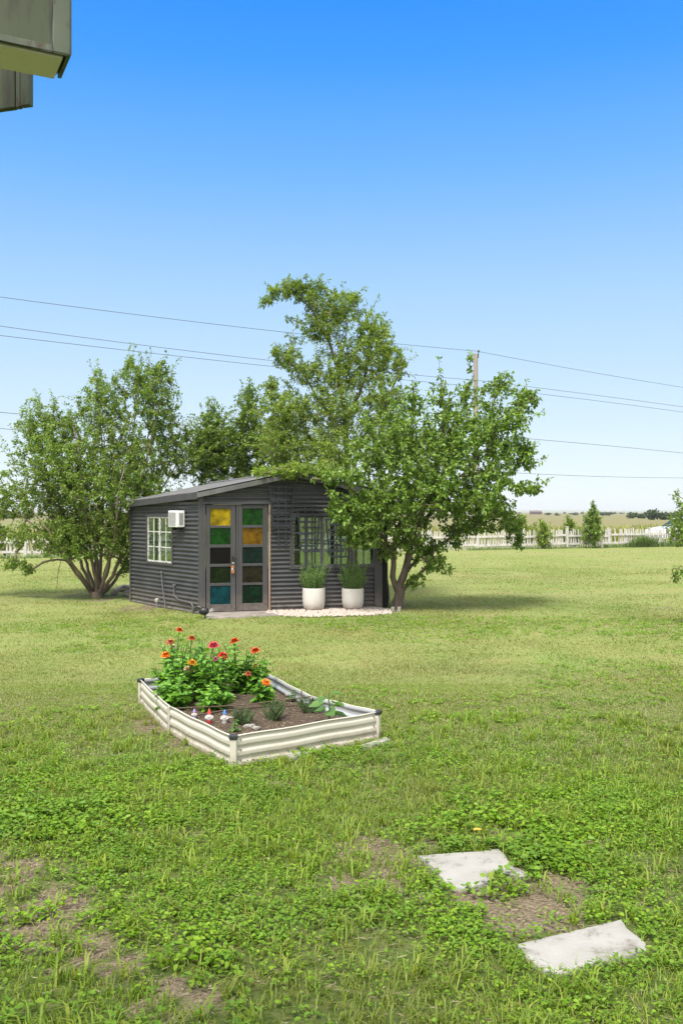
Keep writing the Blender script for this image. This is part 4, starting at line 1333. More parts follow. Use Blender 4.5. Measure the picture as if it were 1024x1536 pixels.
# gnomes
def gnome(x, y, hpx, hat, coat, trousers, label):
    p = G(x, y, .12)
    k = hpx * p.y / F / .21
    t = thing('garden_gnome', label, 'garden gnome', p, 'garden gnomes in the raised bed')
    g = MB(); g.lathe(p, [(.036 * k, 0), (.042 * k, .012 * k), (.038 * k, .05 * k)], 16); g.build('legs', trousers, t, smooth=True)
    g = MB(); g.lathe(p, [(.040 * k, .05 * k), (.046 * k, .07 * k), (.040 * k, .105 * k), (.026 * k, .122 * k)], 16)
    for s in (-1, 1): g.tube([p + Vector((s * .036, 0, .112)) * k, p + Vector((s * .052, -.012, .085)) * k, p + Vector((s * .03, -.042, .072)) * k], [.014 * k, .014 * k, .011 * k], 8)
    g.build('coat', coat, t, smooth=True)
    g = MB(); g.ball(p + Vector((0, 0, .132 * k)), .026 * k, 14); g.ball(p + Vector((0, -.027, .132)) * k, .007 * k, 8)
    g.v = [q for q in g.v]
    g.build('head', M['skin_paint'], t, smooth=True)
    g = MB(); g.add([p + Vector(q) * k for q in [(-.024, -.018, .128), (.024, -.018, .128), (.026, -.036, .10), (0, -.046, .078), (-.026, -.036, .10), (0, -.03, .126), (0, -.05, .10)]], [(0, 5, 6, 4), (5, 1, 2, 6), (4, 6, 3), (6, 2, 3)]); g.build('beard', M['g_white'], t, smooth=True)
    g = MB(); g.lathe(p, [(.031 * k, .143 * k), (.029 * k, .152 * k), (.019 * k, .18 * k), (.006 * k, .206 * k), (.0002, .21 * k)], 16); g.build('hat', hat, t, smooth=True)


gnome(291.5, 1078, 15, M['g_lilac'], M['g_white'], M['g_lilac'], 'gnome with a lilac hat half hidden by the bed rim')
gnome(314, 1085, 22, M['g_red'], M['g_white'], M['g_red'], 'gnome in a red hat and red trousers, middle of the three')
gnome(337, 1086, 22, M['g_blue'], M['g_white'], M['g_white'], 'gnome in a blue hat and pale clothes beside the rosemary')


# ------------------------------------------------------------------ trees
class Tree:
    def __init__(self):
        self.P = np.zeros((60000, 3)); self.par = np.full(60000, -1, int); self.dir = np.zeros((60000, 3)); self.n = 0
        self.rmin = np.zeros(60000)
        self.leafy = []

    def add(self, p, par):
        i = self.n
        self.P[i] = p; self.par[i] = par
        self.dir[i] = (self.P[i] - self.P[par]) / max(np.linalg.norm(self.P[i] - self.P[par]), 1e-6) if par >= 0 else (0, 0, 1)
        self.n += 1
        return i

    def limb(self, pts, r0=0, r1=0, par=None, step=.14, jit=.012):
        pts = [np.array(p, float) for p in pts]
        i = par
        if i is None:
            if self.n: i = int(np.argmin(np.linalg.norm(self.P[:self.n] - pts[0], axis=1)))
            else: i = self.add(pts[0], -1); self.rmin[i] = r0
        # Catmull-Rom through the points
        q = [2 * pts[0] - pts[1]] + pts + [2 * pts[-1] - pts[-2]]
        tot = sum(np.linalg.norm(b - a) for a, b in zip(pts, pts[1:])); acc = 0
        for s in range(len(pts) - 1):
            a, b, c, d = q[s:s + 4]
            ln = np.linalg.norm(c - b); k = max(1, int(ln / step))
            for j in range(1, k + 1):
                t = j / k
                p = .5 * (2 * b + (c - a) * t + (2 * a - 5 * b + 4 * c - d) * t * t + (3 * b - a - 3 * c + d) * t ** 3)
                i = self.add(p + rng.normal(0, jit, 3), i)
                self.rmin[i] = r0 + (r1 - r0) * (acc + ln * t) / tot
            acc += ln
        return i

    def fill(self, clusters, leafy_len=.42, step=.11, up=.12, shell=.45, mult=1.0):
        T = []
        for c, r, n in clusters:
            n = int(n * mult)
            u = sphere_pts(n) * (rng.random((n, 1)) ** shell)
            T.append(np.array(c)[None] + u * np.array(r)[None])
        T = np.concatenate(T)
        base = self.P[0]
        T = T[np.argsort(np.linalg.norm(T - base, axis=1) + rng.normal(0, .15, len(T)))]
        for t in T:
            v = self.P[:self.n] - t
            dist = np.linalg.norm(v, axis=1)
            cost = dist + .5 * np.maximum(v[:, 2], 0)
            i = int(np.argmin(cost)); dd = dist[i]
            if dd < .04: continue
            a = self.P[i].copy(); k = max(2, int(dd / step))
            ctrl = a + self.dir[i] * dd * .38 + np.array([0, 0, up * dd])
            path = []
            for j in range(1, k + 1):
                s = j / k
                p = a * (1 - s) ** 2 + ctrl * 2 * s * (1 - s) + t * s * s
                if j < k: p = p + rng.normal(0, .012, 3)
                i = self.add(p, i); path.append(i)
            m = max(1, int(math.ceil(min(leafy_len, dd) / (dd / k))))
            self.leafy += path[-m:]

    def sprigs(self, n, length, up=.8, frac=.25, lo=0.0):
        lf = np.array(self.leafy); P = self.P[lf]
        c = P.mean(0); sd = P.std(0)
        q = np.linalg.norm((P - c) / sd, axis=1) + .4 * (P[:, 2] - c[2]) / sd[2]
        cand = lf[(q > np.quantile(q, 1 - frac)) & (P[:, 2] > lo)]
        for i in rng.choice(cand, n, replace=False):
            i = int(i)
            d = unit((self.P[i] - c) / np.array([1, 1, 1.4]))
            d = unit(d * .8 + self.dir[i] * .5 + np.array([0, 0, up]) + rng.normal(0, .22, 3))
            ln = length * rng.uniform(.5, 1.25); k = max(3, int(ln / .085))
            p = self.P[i].copy()
            for j in range(k):
                p = p + d * ln / k
                d = unit(d + rng.normal(0, .07, 3) + np.array([0, 0, -.04 if up < .5 else .02]))
                i = self.add(p, i); self.leafy.append(i)

    def build(self, thing_o, bark, leafm, tip=.0032, expo=.44, per=3, ll=.07, lw=.04, bias=(0, 0, -.15), flat=1.35, six=False, off=.035, minr=.0):
        n = self.n
        w = np.zeros(n); kids = np.zeros(n, int)
        for i in range(n - 1, 0, -1):
            if w[i] == 0: w[i] = 1
            w[self.par[i]] += w[i]
        rad = np.maximum(tip * np.maximum(w, 1) ** .0 + tip * (np.maximum(w, 1) ** expo - 1), self.rmin[:n])
        a = self.par[1:n]; b = np.arange(1, n)
        ra = np.minimum(rad[a], rad[b] * 1.5 + .002); rb = rad[b]
        A, B = self.P[a], self.P[b]
        d = unit(B - A)
        ref = np.where(np.abs(d[:, 2:3]) > .9, np.array([[1., 0, 0]]), np.array([[0, 0, 1.]]))
        s = unit(np.cross(d, ref)); t = np.cross(d, s)
        parts = []
        for lo, hi, sides in ((0, .012, 3), (.012, .035, 5), (.035, 9, 10)):
            k = (rb >= lo) & (rb < hi)
            if not k.any(): continue
            ang = np.arange(sides) * 2 * PI / sides
            ring = s[k][:, None] * np.cos(ang)[None, :, None] + t[k][:, None] * np.sin(ang)[None, :, None]
            lo_ = (A[k] - d[k] * ra[k][:, None] * .35)[:, None] + ring * ra[k][:, None, None]; hi_ = (B[k] + d[k] * rb[k][:, None] * .2)[:, None] + ring * rb[k][:, None, None]
            Vv = np.concatenate([lo_, hi_], 1).reshape(-1, 3)
            o = np.arange(k.sum())[:, None, None] * 2 * sides
            q = np.array([[i, (i + 1) % sides, sides + (i + 1) % sides, sides + i] for i in range(sides)])[None]
            parts.append((Vv, (o + q).reshape(-1, 4)))
        v, f = merge(parts)
        np_mesh('trunk', v, f, bark, thing_o, smooth=True)
        idx = np.repeat(np.array(self.leafy), per)
        k = len(idx)
        td = self.dir[idx]
        az = rng.normal(size=(k, 3))
        dd = unit(az) + .55 * td + np.array(bias)[None]
        P = self.P[idx] + unit(az) * off * rng.random((k, 1)) - td * .1 * rng.random((k, 1))
        nn = rng.normal(size=(k, 3)) * .6 + np.array([0, 0, flat])
        sz = rng.uniform(.6, 1.25, k)
        fn_ = leaves6 if six else leaves4
        v, f = fn_(P, dd, nn, sz * ll, sz * lw, .16, .22)
        np_mesh('crown', v, f, leafm, thing_o)
        return k


def blob(x, y, rx, ry, d, rd, n):
    s = d / F
    return (tuple(D(x, y, d)), (rx * s, rd, ry * s), n)


NLEAF = {}
# --- left crape myrtle, many stems from one foot
base = G(146, 897)
t1 = thing('crape_myrtle', 'broad many stemmed shrubby tree left of the shed', 'tree', base)
T = Tree()
T.limb([base + Vector((0, 0, -.05)), base + Vector((0, 0, .10))], .11, .10)
stems = [[(140, 893, 0), (120, 868, -.3), (92, 830, -.5), (55, 790, -.6), (25, 770, -.7)], [(140, 890, .2), (125, 850, .3), (100, 800, .6), (70, 720, .8), (45, 625, .6)],
         [(146, 885, -.2), (138, 840, -.5), (128, 770, -.7), (120, 690, -.9), (110, 640, -.8)], [(150, 880, .1), (152, 820, .2), (155, 740, .2), (152, 640, 0), (148, 590, 0)],
         [(153, 885, .3), (165, 830, .6), (180, 760, .9), (200, 660, 1.1), (205, 580, 1.0)], [(155, 888, -.2), (178, 840, -.4), (196, 770, -.5), (222, 680, -.4), (245, 580, -.2)],
         [(156, 890, .2), (185, 850, .7), (205, 800, 1.4), (250, 720, 1.7), (300, 650, 1.7)], [(142, 890, 0), (115, 855, -.8), (85, 815, -1.1), (45, 760, -1.3)],
         [(150, 890, -.3), (160, 855, -.7), (172, 810, -1.0), (178, 740, -1.3), (190, 690, -1.3)], [(152, 888, 0), (162, 850, -.1), (172, 800, -.3), (168, 720, -.4), (175, 640, -.4)], [(145, 888, 0), (133, 855, -.1), (120, 815, -.2), (95, 770, -.3), (60, 720, -.3)], [(150, 886, 0), (147, 850, -.2), (144, 800, -.4), (148, 730, -.5), (140, 670, -.5)], [(147, 890, .2), (143, 850, .6), (140, 800, 1.2), (90, 740, 1.6), (15, 720, 1.8)]]
for k, s in enumerate(stems):
    T.limb([base + Vector((0, 0, .08))] + [D(x, y, 19.3 + dz) for x, y, dz in s], .042, .010, par=1)
d0 = 19.3
T.fill([blob(235, 600, 34, 50, d0, .9, 150), blob(155, 610, 34, 50, d0, .9, 150), blob(205, 570, 42, 28, d0, .7, 80), blob(50, 650, 30, 50, d0, .7, 110), blob(85, 640, 28, 40, d0, .6, 70), blob(10, 745, 25, 40, d0, .9, 85),
        blob(115, 720, 62, 62, d0, 1.3, 300), blob(195, 690, 62, 70, d0, 1.3, 300), blob(70, 752, 56, 34, d0, 1.0, 140), blob(130, 790, 60, 35, d0, 1.2, 170), blob(265, 670, 45, 52, d0 + .6, 1.1, 170),
        blob(180, 790, 30, 50, d0 - .2, .8, 90), blob(310, 690, 25, 45, d0 + 1.2, .8, 80), blob(18, 846, 22, 10, d0 - .3, .4, 22), blob(28, 805, 22, 18, d0 - .3, .4, 16), blob(-5, 800, 20, 30, d0, .4, 20), blob(40, 850, 12, 14, d0 - .4, .3, 18), blob(-30, 760, 40, 70, d0, 1.0, 90), blob(320, 620, 14, 28, d0 + 1.2, .4, 26), blob(242, 553, 12, 14, d0, .3, 18), blob(195, 548, 8, 12, d0, .3, 12), blob(148, 566, 8, 14, d0, .3, 12), blob(105, 815, 40, 20, d0 - .5, .5, 40), blob(200, 800, 25, 36, d0 - .5, .4, 50), blob(60, 700, 50, 50, d0 - .8, .6, 90), blob(300, 685, 26, 50, d0 + 1.1, .6, 60), blob(110, 828, 50, 14, d0 - .9, .4, 36), blob(192, 835, 10, 30, d0 - .2, .3, 16), blob(102, 650, 36, 44, d0, .8, 70), blob(75, 795, 80, 26, d0 - .8, .6, 80), blob(170, 815, 28, 24, d0 - .8, .4, 34), blob(165, 690, 135, 115, d0, 1.4, 330), blob(150, 800, 85, 34, d0 - .9, .5, 100), blob(185, 845, 14, 24, d0, .3, 16), blob(110, 690, 60, 60, d0 - .6, .9, 100), blob(160, 740, 70, 50, d0 - .8, .9, 170), blob(100, 810, 55, 30, d0 - .6, .8, 90), blob(215, 730, 40, 40, d0 - .4, .7, 90)], leafy_len=.36, mult=2.3)
T.sprigs(150, .34, .9, .3, 1.6)
T.limb([D(92, 838, 18.7), D(88, 865, 18.6), D(82, 890, 18.6)], .010, .004)
T.limb([D(88, 865, 18.6), D(78, 868, 18.5), D(73, 872, 18.5)], .006, .003)
NLEAF['myrtle'] = T.build(t1, M['bark_pale'], M['leaf_myrtle'], .0026, .39, 6, .055, .034, (0, 0, .05))

# --- shrub behind the shed
base = Vector((-2.3, 20.6, 0))
t2 = thing('back_shrub', 'dark leafy tree rising behind the shed roof', 'tree', base)
T = Tree()
T.limb([base, base + Vector((0, 0, .2))], .09, .08)
for s in ([(355, 760), (360, 680), (372, 600)], [(345, 770), (335, 700), (325, 640)], [(365, 760), (395, 690), (410, 640)], [(360, 760), (385, 700), (380, 630)]):
    T.limb([base + Vector((0, 0, .15))] + [D(x, y, 20.6) for x, y in s], .045, .012, par=1)
d0 = 20.6
T.fill([blob(375, 615, 20, 36, d0, .7, 90), blob(352, 665, 34, 34, d0, .9, 150), blob(398, 670, 42, 45, d0, 1.0, 190), blob(355, 712, 55, 26, d0, .9, 150), blob(318, 640, 16, 34, d0, .5, 45), blob(330, 690, 24, 30, d0, .7, 70), blob(420, 710, 30, 30, d0, .8, 80), blob(375, 585, 8, 14, d0, .3, 14), blob(308, 665, 22, 44, d0, .6, 60), blob(340, 672, 58, 50, d0, .9, 140), blob(370, 660, 66, 56, d0, 1.0, 160), blob(325, 660, 30, 44, d0, .8, 70)], leafy_len=.36, mult=1.7)
T.sprigs(50, .40, .9, .3, 2.6)
NLEAF['back'] = T.build(t2, M['bark'], M['leaf_back'], .0026, .39, 6, .062, .037, (0, 0, 0))

# --- tall elm behind the shed, its top blown to the left
base = Vector((.15, 19.3, 0))
d0 = 18.9
t3 = thing('elm_tree', 'tall light green tree behind the shed with its top swept to the left', 'tree', base)
T = Tree()
T.limb([base, D(528, 820, 19.2), D(522, 740, 19.1), D(520, 690, 19.0)], .12, .09)
T.limb([D(520, 690, 19.0), D(515, 610, 18.9), D(500, 530, 18.8), D(470, 470, 18.7), D(430, 432, 18.6), D(402, 445, 18.5)], .06, .006)
T.limb([D(517, 640, 19.0), D(545, 570, 19.1), D(555, 510, 19.2), D(562, 480, 19.2)], .05, .01)
T.limb([D(519, 660, 19.0), D(480, 600, 18.6), D(450, 555, 18.4), D(412, 530, 18.3)], .045, .008)
T.limb([D(520, 700, 19.0), D(470, 660, 18.3), D(430, 630, 18.0), D(405, 590, 17.9)], .04, .01)
T.limb([D(520, 690, 19.0), D(570, 620, 18.6), D(598, 560, 18.6), D(600, 530, 18.6)], .04, .01)
T.limb([D(506, 550, 18.8), D(520, 490, 18.9), D(515, 450, 18.9)], .02, .006)
T.limb([D(525, 760, 19.0), D(500, 725, 17.6), D(465, 705, 16.6), D(425, 702, 16.0), D(385, 712, 15.7)], .04, .01)
T.fill([blob(438, 436, 24, 16, 18.6, .4, 75), blob(470, 445, 22, 20, 18.6, .5, 70), blob(412, 438, 12, 10, 18.6, .3, 26), blob(400, 450, 9, 7, 18.5, .2, 14), blob(505, 462, 34, 26, d0, .7, 130), blob(530, 445, 14, 8, d0, .4, 26), blob(480, 490, 28, 26, 18.7, .6, 90), blob(555, 492, 22, 28, 19.1, .6, 90), blob(575, 520, 24, 34, 19, .7, 110),
        blob(545, 545, 48, 42, d0, .9, 190), blob(430, 535, 26, 16, 18.3, .5, 60), blob(412, 528, 10, 8, 18.3, .3, 14), blob(455, 560, 26, 20, 18.4, .6, 60), blob(505, 560, 40, 40, 18.7, .9, 130), blob(505, 620, 58, 42, 18.4, 1.1, 230), blob(435, 620, 36, 38, 18, .9, 170),
        blob(430, 668, 50, 30, 17.8, 1.1, 190), blob(490, 672, 58, 34, 17.8, 1.2, 230), blob(575, 600, 36, 44, 18.4, .9, 160), blob(410, 580, 12, 20, 17.9, .4, 36), blob(440, 706, 38, 11, 16.2, .6, 110), blob(395, 706, 20, 7, 15.8, .4, 32), blob(480, 705, 40, 16, 16.7, .7, 110), blob(600, 545, 12, 26, 18.6, .4, 40), blob(500, 500, 80, 70, 18.8, .9, 130), blob(420, 640, 44, 60, 18.0, .8, 110), blob(590, 640, 40, 60, 18.2, .8, 90), blob(495, 620, 105, 80, 18.4, 1.2, 240), blob(455, 425, 50, 9, 18.6, .4, 30), blob(395, 456, 5, 8, 18.5, .2, 6)], leafy_len=.36, mult=1.65)
T.sprigs(140, .30, -.1, .6, 2.5)
NLEAF['elm'] = T.build(t3, M['bark_pale'], M['leaf_elm'], .0026, .38, 6, .058, .031, (-.28, 0, -.12))

# --- front tree right of the shed: bigger leaves, two trunks from one foot
base = G(596, 913)
t4 = thing('mulberry_tree', 'spreading dark green tree at the right corner of the shed, trunk forked low', 'tree', base)
T = Tree()
d0 = base.y
T.limb([base + Vector((0, 0, -.05)), D(596, 905, d0), D(599, 890, d0)], .115, .09)
T.limb([D(599, 890, d0), D(606, 862, d0), D(612, 830, d0), D(622, 790, d0 - .1), D(645, 740, d0 - .2), D(660, 680, d0 - .1), D(665, 620, d0), D(662, 570, d0)], .075, .012)
T.limb([D(597, 893, d0), D(589, 865, d0 - .05), D(588, 835, d0 - .1), D(575, 810, d0 - .3), D(560, 785, d0 - .7), D(540, 745, d0 - 1.0), D(505, 722, d0 - 1.2), D(470, 718, d0 - 1.3)], .058, .012)
T.limb([D(588, 835, d0 - .1), D(600, 780, d0 + .2), D(608, 700, d0 + .4), D(618, 620, d0 + .4), D(622, 580, d0 + .3)], .05, .012)
T.limb([D(622, 790, d0 - .1), D(660, 755, d0 + .3), D(705, 700, d0 + .5), D(735, 620, d0 + .4), D(750, 570, d0 + .4)], .045, .010)
T.limb([D(645, 740, d0 - .2), D(690, 715, d0 - .5), D(740, 715, d0 - .6), D(790, 735, d0 - .6)], .03, .006)
T.limb([D(690, 715, d0 - .5), D(735, 665, d0 - .3), D(770, 620, d0 - .2), D(802, 590, d0 - .2)], .026, .006)
T.limb([D(606, 862, d0), D(630, 835, d0 + .3), D(665, 815, d0 + .5), D(700, 790, d0 + .6), D(750, 780, d0 + .7), D(778, 805, d0 + .7)], .032, .008)
T.limb([D(600, 890, d0), D(618, 870, d0 - .1), D(645, 845, d0 - .2), D(665, 838, d0 - .2)], .02, .006)
T.limb([D(588, 835, d0), D(570, 790, d0 + .5), D(555, 730, d0 + .8), D(555, 670, d0 + .8)], .04, .012)
T.fill([blob(662, 590, 14, 34, d0, .35, 18), blob(620, 600, 22, 34, d0 + .3, .5, 34), blob(700, 610, 26, 46, d0 + .2, .5, 40), blob(748, 578, 28, 20, d0 + .4, .45, 36), blob(704, 545, 5, 14, d0, .2, 8), blob(790, 596, 22, 14, d0 - .2, .35, 45), blob(775, 625, 22, 24, d0 - .2, .4, 45), blob(735, 640, 34, 40, d0, .7, 120),
        blob(680, 660, 46, 46, d0, 1.0, 200), blob(620, 670, 50, 46, d0, 1.1, 200), blob(560, 680, 44, 42, d0 + .2, 1.1, 150), blob(760, 680, 36, 34, d0 - .2, .7, 110), blob(735, 712, 40, 26, d0 - .5, .7, 100), blob(785, 732, 28, 9, d0 - .6, .35, 36), blob(790, 690, 16, 22, d0 - .3, .35, 30),
        blob(640, 740, 60, 40, d0 - .2, 1.3, 240), blob(700, 755, 56, 34, d0, 1.2, 190), blob(585, 745, 46, 34, d0 - .3, 1.2, 180), blob(540, 755, 34, 34, d0 - .9, .6, 105), blob(508, 768, 18, 20, d0 - 1.2, .3, 34), blob(545, 800, 32, 22, d0 - .9, .5, 80), blob(610, 790, 40, 28, d0 - .2, .9, 110), blob(510, 715, 40, 14, d0 - 1.2, .4, 50), blob(500, 745, 8, 8, d0 - 1.3, .2, 7),
        blob(745, 770, 36, 28, d0 + .6, .7, 120), blob(776, 800, 16, 24, d0 + .7, .35, 50), blob(695, 790, 38, 18, d0 + .5, .7, 70), blob(640, 825, 36, 20, d0 + .3, .6, 60), blob(655, 845, 24, 16, d0 - .2, .4, 34), blob(625, 868, 20, 14, d0 - .1, .3, 22), blob(680, 815, 14, 16, d0 + .4, .3, 20), blob(578, 830, 12, 14, d0 - .2, .3, 12), blob(585, 655, 46, 46, d0 - .3, .8, 90), blob(650, 700, 60, 40, d0 - .9, .5, 90), blob(720, 745, 50, 30, d0 - .8, .5, 60), blob(535, 802, 34, 26, d0 - 1.0, .3, 55), blob(603, 815, 44, 20, d0 - .35, .4, 50), blob(560, 770, 40, 34, d0 - .9, .4, 60), blob(680, 680, 105, 95, d0, 1.2, 260), blob(600, 720, 80, 60, d0 - .3, 1.0, 130)], leafy_len=.38, mult=1.1)
T.sprigs(150, .34, .7, .4, 1.6)
T.sprigs(40, .4, -.1, .5)
T.limb([D(735, 665, d0 - .3), D(748, 630, d0 - .5), D(755, 610, d0 - .5)], .006, .002)
NLEAF['mulberry'] = T.build(t4, M['bark'], M['leaf_front'], .0028, .39, 5, .070, .046, (0, 0, -.22), six=True)
for (x, lb) in ((588.5, 'small grey stone marker left of the tree foot'), (598, 'small grey stone marker in front of the tree foot')):
    p = G(x, 918)
    g = MB(); g.obox(p + Vector((-.03, 0, -.02)), (.06, .005, 0), (0, .03, 0), (.006, 0, .11)); tag(g.build('stone_marker', M['rock'], None, org=p, bevel=.008), lb, 'marker', 'stone markers at the tree foot')

# --- tree at the right edge, mostly out of frame
base = Vector((5.75, 14.2, 0))
t5 = thing('edge_shrub', 'leafy shrub reaching in from the right edge', 'shrub', base)
T = Tree(); d0 = 14.2
T.limb([base, base + Vector((0, 0, .3))], .06, .05)
for s in ([(1060, 800), (1040, 760), (1012, 742)], [(1070, 820), (1030, 800), (1018, 790)], [(1090, 800), (1110, 740), (1110, 690)], [(1070, 850), (1035, 858), (1012, 852)]):
    T.limb([base + Vector((0, 0, .25))] + [D(x, y, d0) for x, y in s], .025, .006, par=1)
T.fill([blob(1024, 765, 14, 22, d0, .3, 34), blob(1020, 800, 14, 22, d0, .3, 36), blob(1012, 745, 8, 8, d0, .2, 8), blob(1020, 858, 13, 14, d0, .3, 26), blob(1065, 790, 36, 70, d0, .7, 170), blob(1100, 720, 40, 50, d0, .7, 120)], leafy_len=.28)
T.build(t5, M['bark'], M['leaf_back'], .0028, .42, 3, .060, .038, (0, 0, -.1))


# --- shrubs along the fence
def bush(x, yb, ytop, wpx, d, m, label, name='fence_shrub', cat='shrub', n=120, group='shrubs along the picket fence', point=.7, ll=.12):
    base = Vector(((x - 512) / F * d, d, 0))
    t = thing(name, label, cat, base, group)
    T = Tree(); h = (yb - ytop) * d / F; w = wpx * d / F / 2
    T.limb([base, base + Vector((.02, 0, h * .35)), base + Vector((0, 0, h * .93))], .035, .006, step=.2)
    for k in range(4):
        a = rnd.uniform(0, 2 * PI)
        T.limb([base + Vector((0, 0, h * .1)), base + Vector((w * .5 * math.cos(a), w * .5 * math.sin(a), h * .3)), base + Vector((w * .75 * math.cos(a), w * .75 * math.sin(a), h * .55))], .018, .005, step=.2)
    T.fill([(tuple(base + Vector((0, 0, h * .36))), (w, w, h * .34), int(n * .6)), (tuple(base + Vector((w * rnd.uniform(-.35, .35), 0, h * .70))), (w * .62, w * .62, h * .22), int(n * .22)), (tuple(base + Vector((w * rnd.uniform(-.5, .5), 0, h * .62))), (w * .5, w * .5, h * .26), int(n * .16)), (tuple(base + Vector((w * rnd.uniform(-.2, .2), 0, h * .92))), (w * .2, w * .2, h * .10), int(n * .06))], leafy_len=.35, step=.14, mult=.8)
    T.sprigs(14, .3, .9, .5, h * .3)
    T.build(t, M['bark'], m, .004, .4, 4, ll, ll * .6, (0, 0, .25))
    return t


def ydepth(x):                           # depth of the fence at photo column x
    k = (x - 512) / F
    s = (k * FA.y - FA.x) / (fd.x - k * fd.y)
    return FA.y + fd.y * s


bush(889, 822, 757, 36, ydepth(889) - .7, M['leaf_fence'], 'tallest green shrub in front of the picket fence, pointed at the top', n=420)
bush(850, 815, 768, 22, ydepth(850) + .8, M['leaf_lime'], 'yellow green sapling just behind the fence', n=200)
bush(816, 822, 782, 24, ydepth(816) - .4, M['leaf_lime'], 'loose yellow green shrub against the fence beside the big tree', n=170)
bush(782, 820, 772, 44, ydepth(782) + 1, M['leaf_lime'], 'wide yellow green shrub behind the fence and big tree', n=260)
bush(862, 812, 786, 22, ydepth(862) + 1.0, M['leaf_lime'], 'short yellow green shrub right behind the fence, between two taller ones', n=140)
bush(1016, 818, 768, 40, ydepth(1016) - .6, M['leaf_lime'], 'bright yellow green shrub at the fence in front of the white car', n=130)
bush(8, 835, 795, 30, ydepth(8) + .8, M['leaf_lime'], 'yellow green shrub behind the fence at the far left', n=80)

# tall grass at the fence foot: too many blades to count
X = []; Y = []; Hh = []
for (x0, x1, hp, n) in [(946, 985, 17, 1000), (955, 972, 22, 500), (936, 1000, 10, 500), (990, 1030, 12, 400), (905, 945, 8, 300), (700, 900, 5, 900), (0, 110, 7, 400)]:
    q = rng.uniform(x0, x1, n); dd = np.array([ydepth(a) for a in q]) - rng.uniform(.15, .9, n)
    X.append((q - 512) / F * dd); Y.append(dd); Hh.append(rng.uniform(.35, 1.1, n) * hp * dd / F)
X, Y, Hh = map(np.concatenate, (X, Y, Hh))
v, f = blades(np.stack([X, Y, 0 * X], -1), Hh, rng.uniform(.012, .03, len(X)), rng.uniform(.1, .8, len(X)), rng.uniform(0, 2 * PI, len(X)))
tag(np_mesh('tall_grass', v, f, M['tall_grass']), kind='stuff')
# crop rows beyond the fence
n = 16000
sdist = rng.uniform(-5, (FB - FA).length + 30, n); tdist = 6 + 30 * rng.random(n) ** 1.4
P = np.array(FA)[None] + np.array(fd)[None] * sdist[:, None] + np.array(fn)[None] * tdist[:, None]
v, f = blades(P, rng.uniform(.4, .95, n), rng.uniform(.03, .07, n), rng.uniform(.2, .9, n), rng.uniform(0, 2 * PI, n))
tag(np_mesh('crop', v, f, M['crop']), kind='stuff')

# ------------------------------------------------------------------ picket fence
fence = thing('picket_fence', 'weathered white picket fence with uneven pickets at the edge of the field', 'fence', FA)
ln = (FB - FA).length
npost = int(ln / 2.45)
for k in range(npost + 1):
    s0 = ln * k / npost
    p = FA + fd * s0
    g = MB(); hgt = .98 + rnd.uniform(-.05, .1)
    g.bar(p + Vector((0, 0, -.1)), p + fd * rnd.gauss(0, .02) + Vector((0, 0, hgt)), .11, .11, fd); g.bar(p + Vector((0, 0, hgt)), p + Vector((0, 0, hgt + .03)), .13, .13, fd)
    g.build('post', M['fence'], fence)
    if k == npost: break
    g = MB()
    s1_ = ln * (k + 1) / npost
    for z in (.22, .60):
        j0, j1 = rnd.gauss(0, .02), rnd.gauss(0, .02)
        g.bar(FA + fd * (s0 + .056) - fn * .02 + Vector((0, 0, z + j0)), FA + fd * (s1_ - .056) - fn * .02 + Vector((0, 0, z + j1)), .095, .035, Vector((0, 0, 1)))
    g.build('rail', M['fence'], fence)
    g = MB()
    s = s0 + .12
    while s < s1_ - .08:
        if rnd.random() > .04:
            hh = .86 + rnd.gauss(0, .05); tl = rnd.gauss(0, .03); w = rnd.uniform(.06, .085)
            a = FA + fd * s + fn * .012
            b = a + fd * tl + Vector((0, 0, hh))
            ww = fd * w / 2; tt = fn * .018
            tipp = b + Vector((0, 0, .05))
            g.add([a - ww, a + ww, b + ww, tipp, b - ww, a - ww + tt, a + ww + tt, b + ww + tt, tipp + tt, b - ww + tt],
                  [(0, 1, 2, 3, 4), (9, 8, 7, 6, 5), (0, 5, 6, 1), (1, 6, 7, 2), (2, 7, 8, 3), (3, 8, 9, 4), (4, 9, 5, 0)])
        s += rnd.uniform(.125, .165)
    g.build('picket_panel', M['fence'], fence)

# ------------------------------------------------------------------ utility pole and wires
PB = Vector((7.9, 55, 0))
ztop = D(713, 531, 55).z
pole = thing('utility_pole', 'tall weathered wooden utility pole behind the trees', 'utility pole', PB)
g = MB(); g.tube([PB + Vector((0, 0, -.5)), PB + Vector((0, 0, 5)), PB + Vector((0, 0, ztop))], [.165, .145, .125], 16); g.build('shaft', M['pole'], pole, smooth=True)
g = MB(); g.tube([PB + Vector((.13, -.1, ztop - .25)), PB + Vector((.15, -.1, ztop + .12))], .03, 8); g.lathe(PB + Vector((.15, -.1, ztop + .1)), [(.05, 0), (.07, .05), (.05, .10), (.03, .14)], 12); g.build('insulator', M['wire'], pole, smooth=True)
g = MB(); g.tube([PB + Vector((-.17, -.1, ztop - .5)), PB + Vector((-.45, -.1, ztop - .2))], .025, 8); g.lathe(PB + Vector((-.45, -.1, ztop - .2)), [(.04, 0), (.07, .06), (.03, .16)], 12); g.build('insulator', M['wire'], pole, smooth=True)
g = MB(); g.box(PB + Vector((-.22, -.22, 8.9)), PB + Vector((.22, .22, 9.0))); g.build('bracket', M['wire'], pole)
WD = Vector((22.7, 14.6, 0))


def wire_pt(x, y):
    k = (x - 512) / F
    s = (k * PB.y - PB.x) / (WD.x - k * WD.y)
    d = PB.y + WD.y * s
    return s, H - (y - HY) / F * d


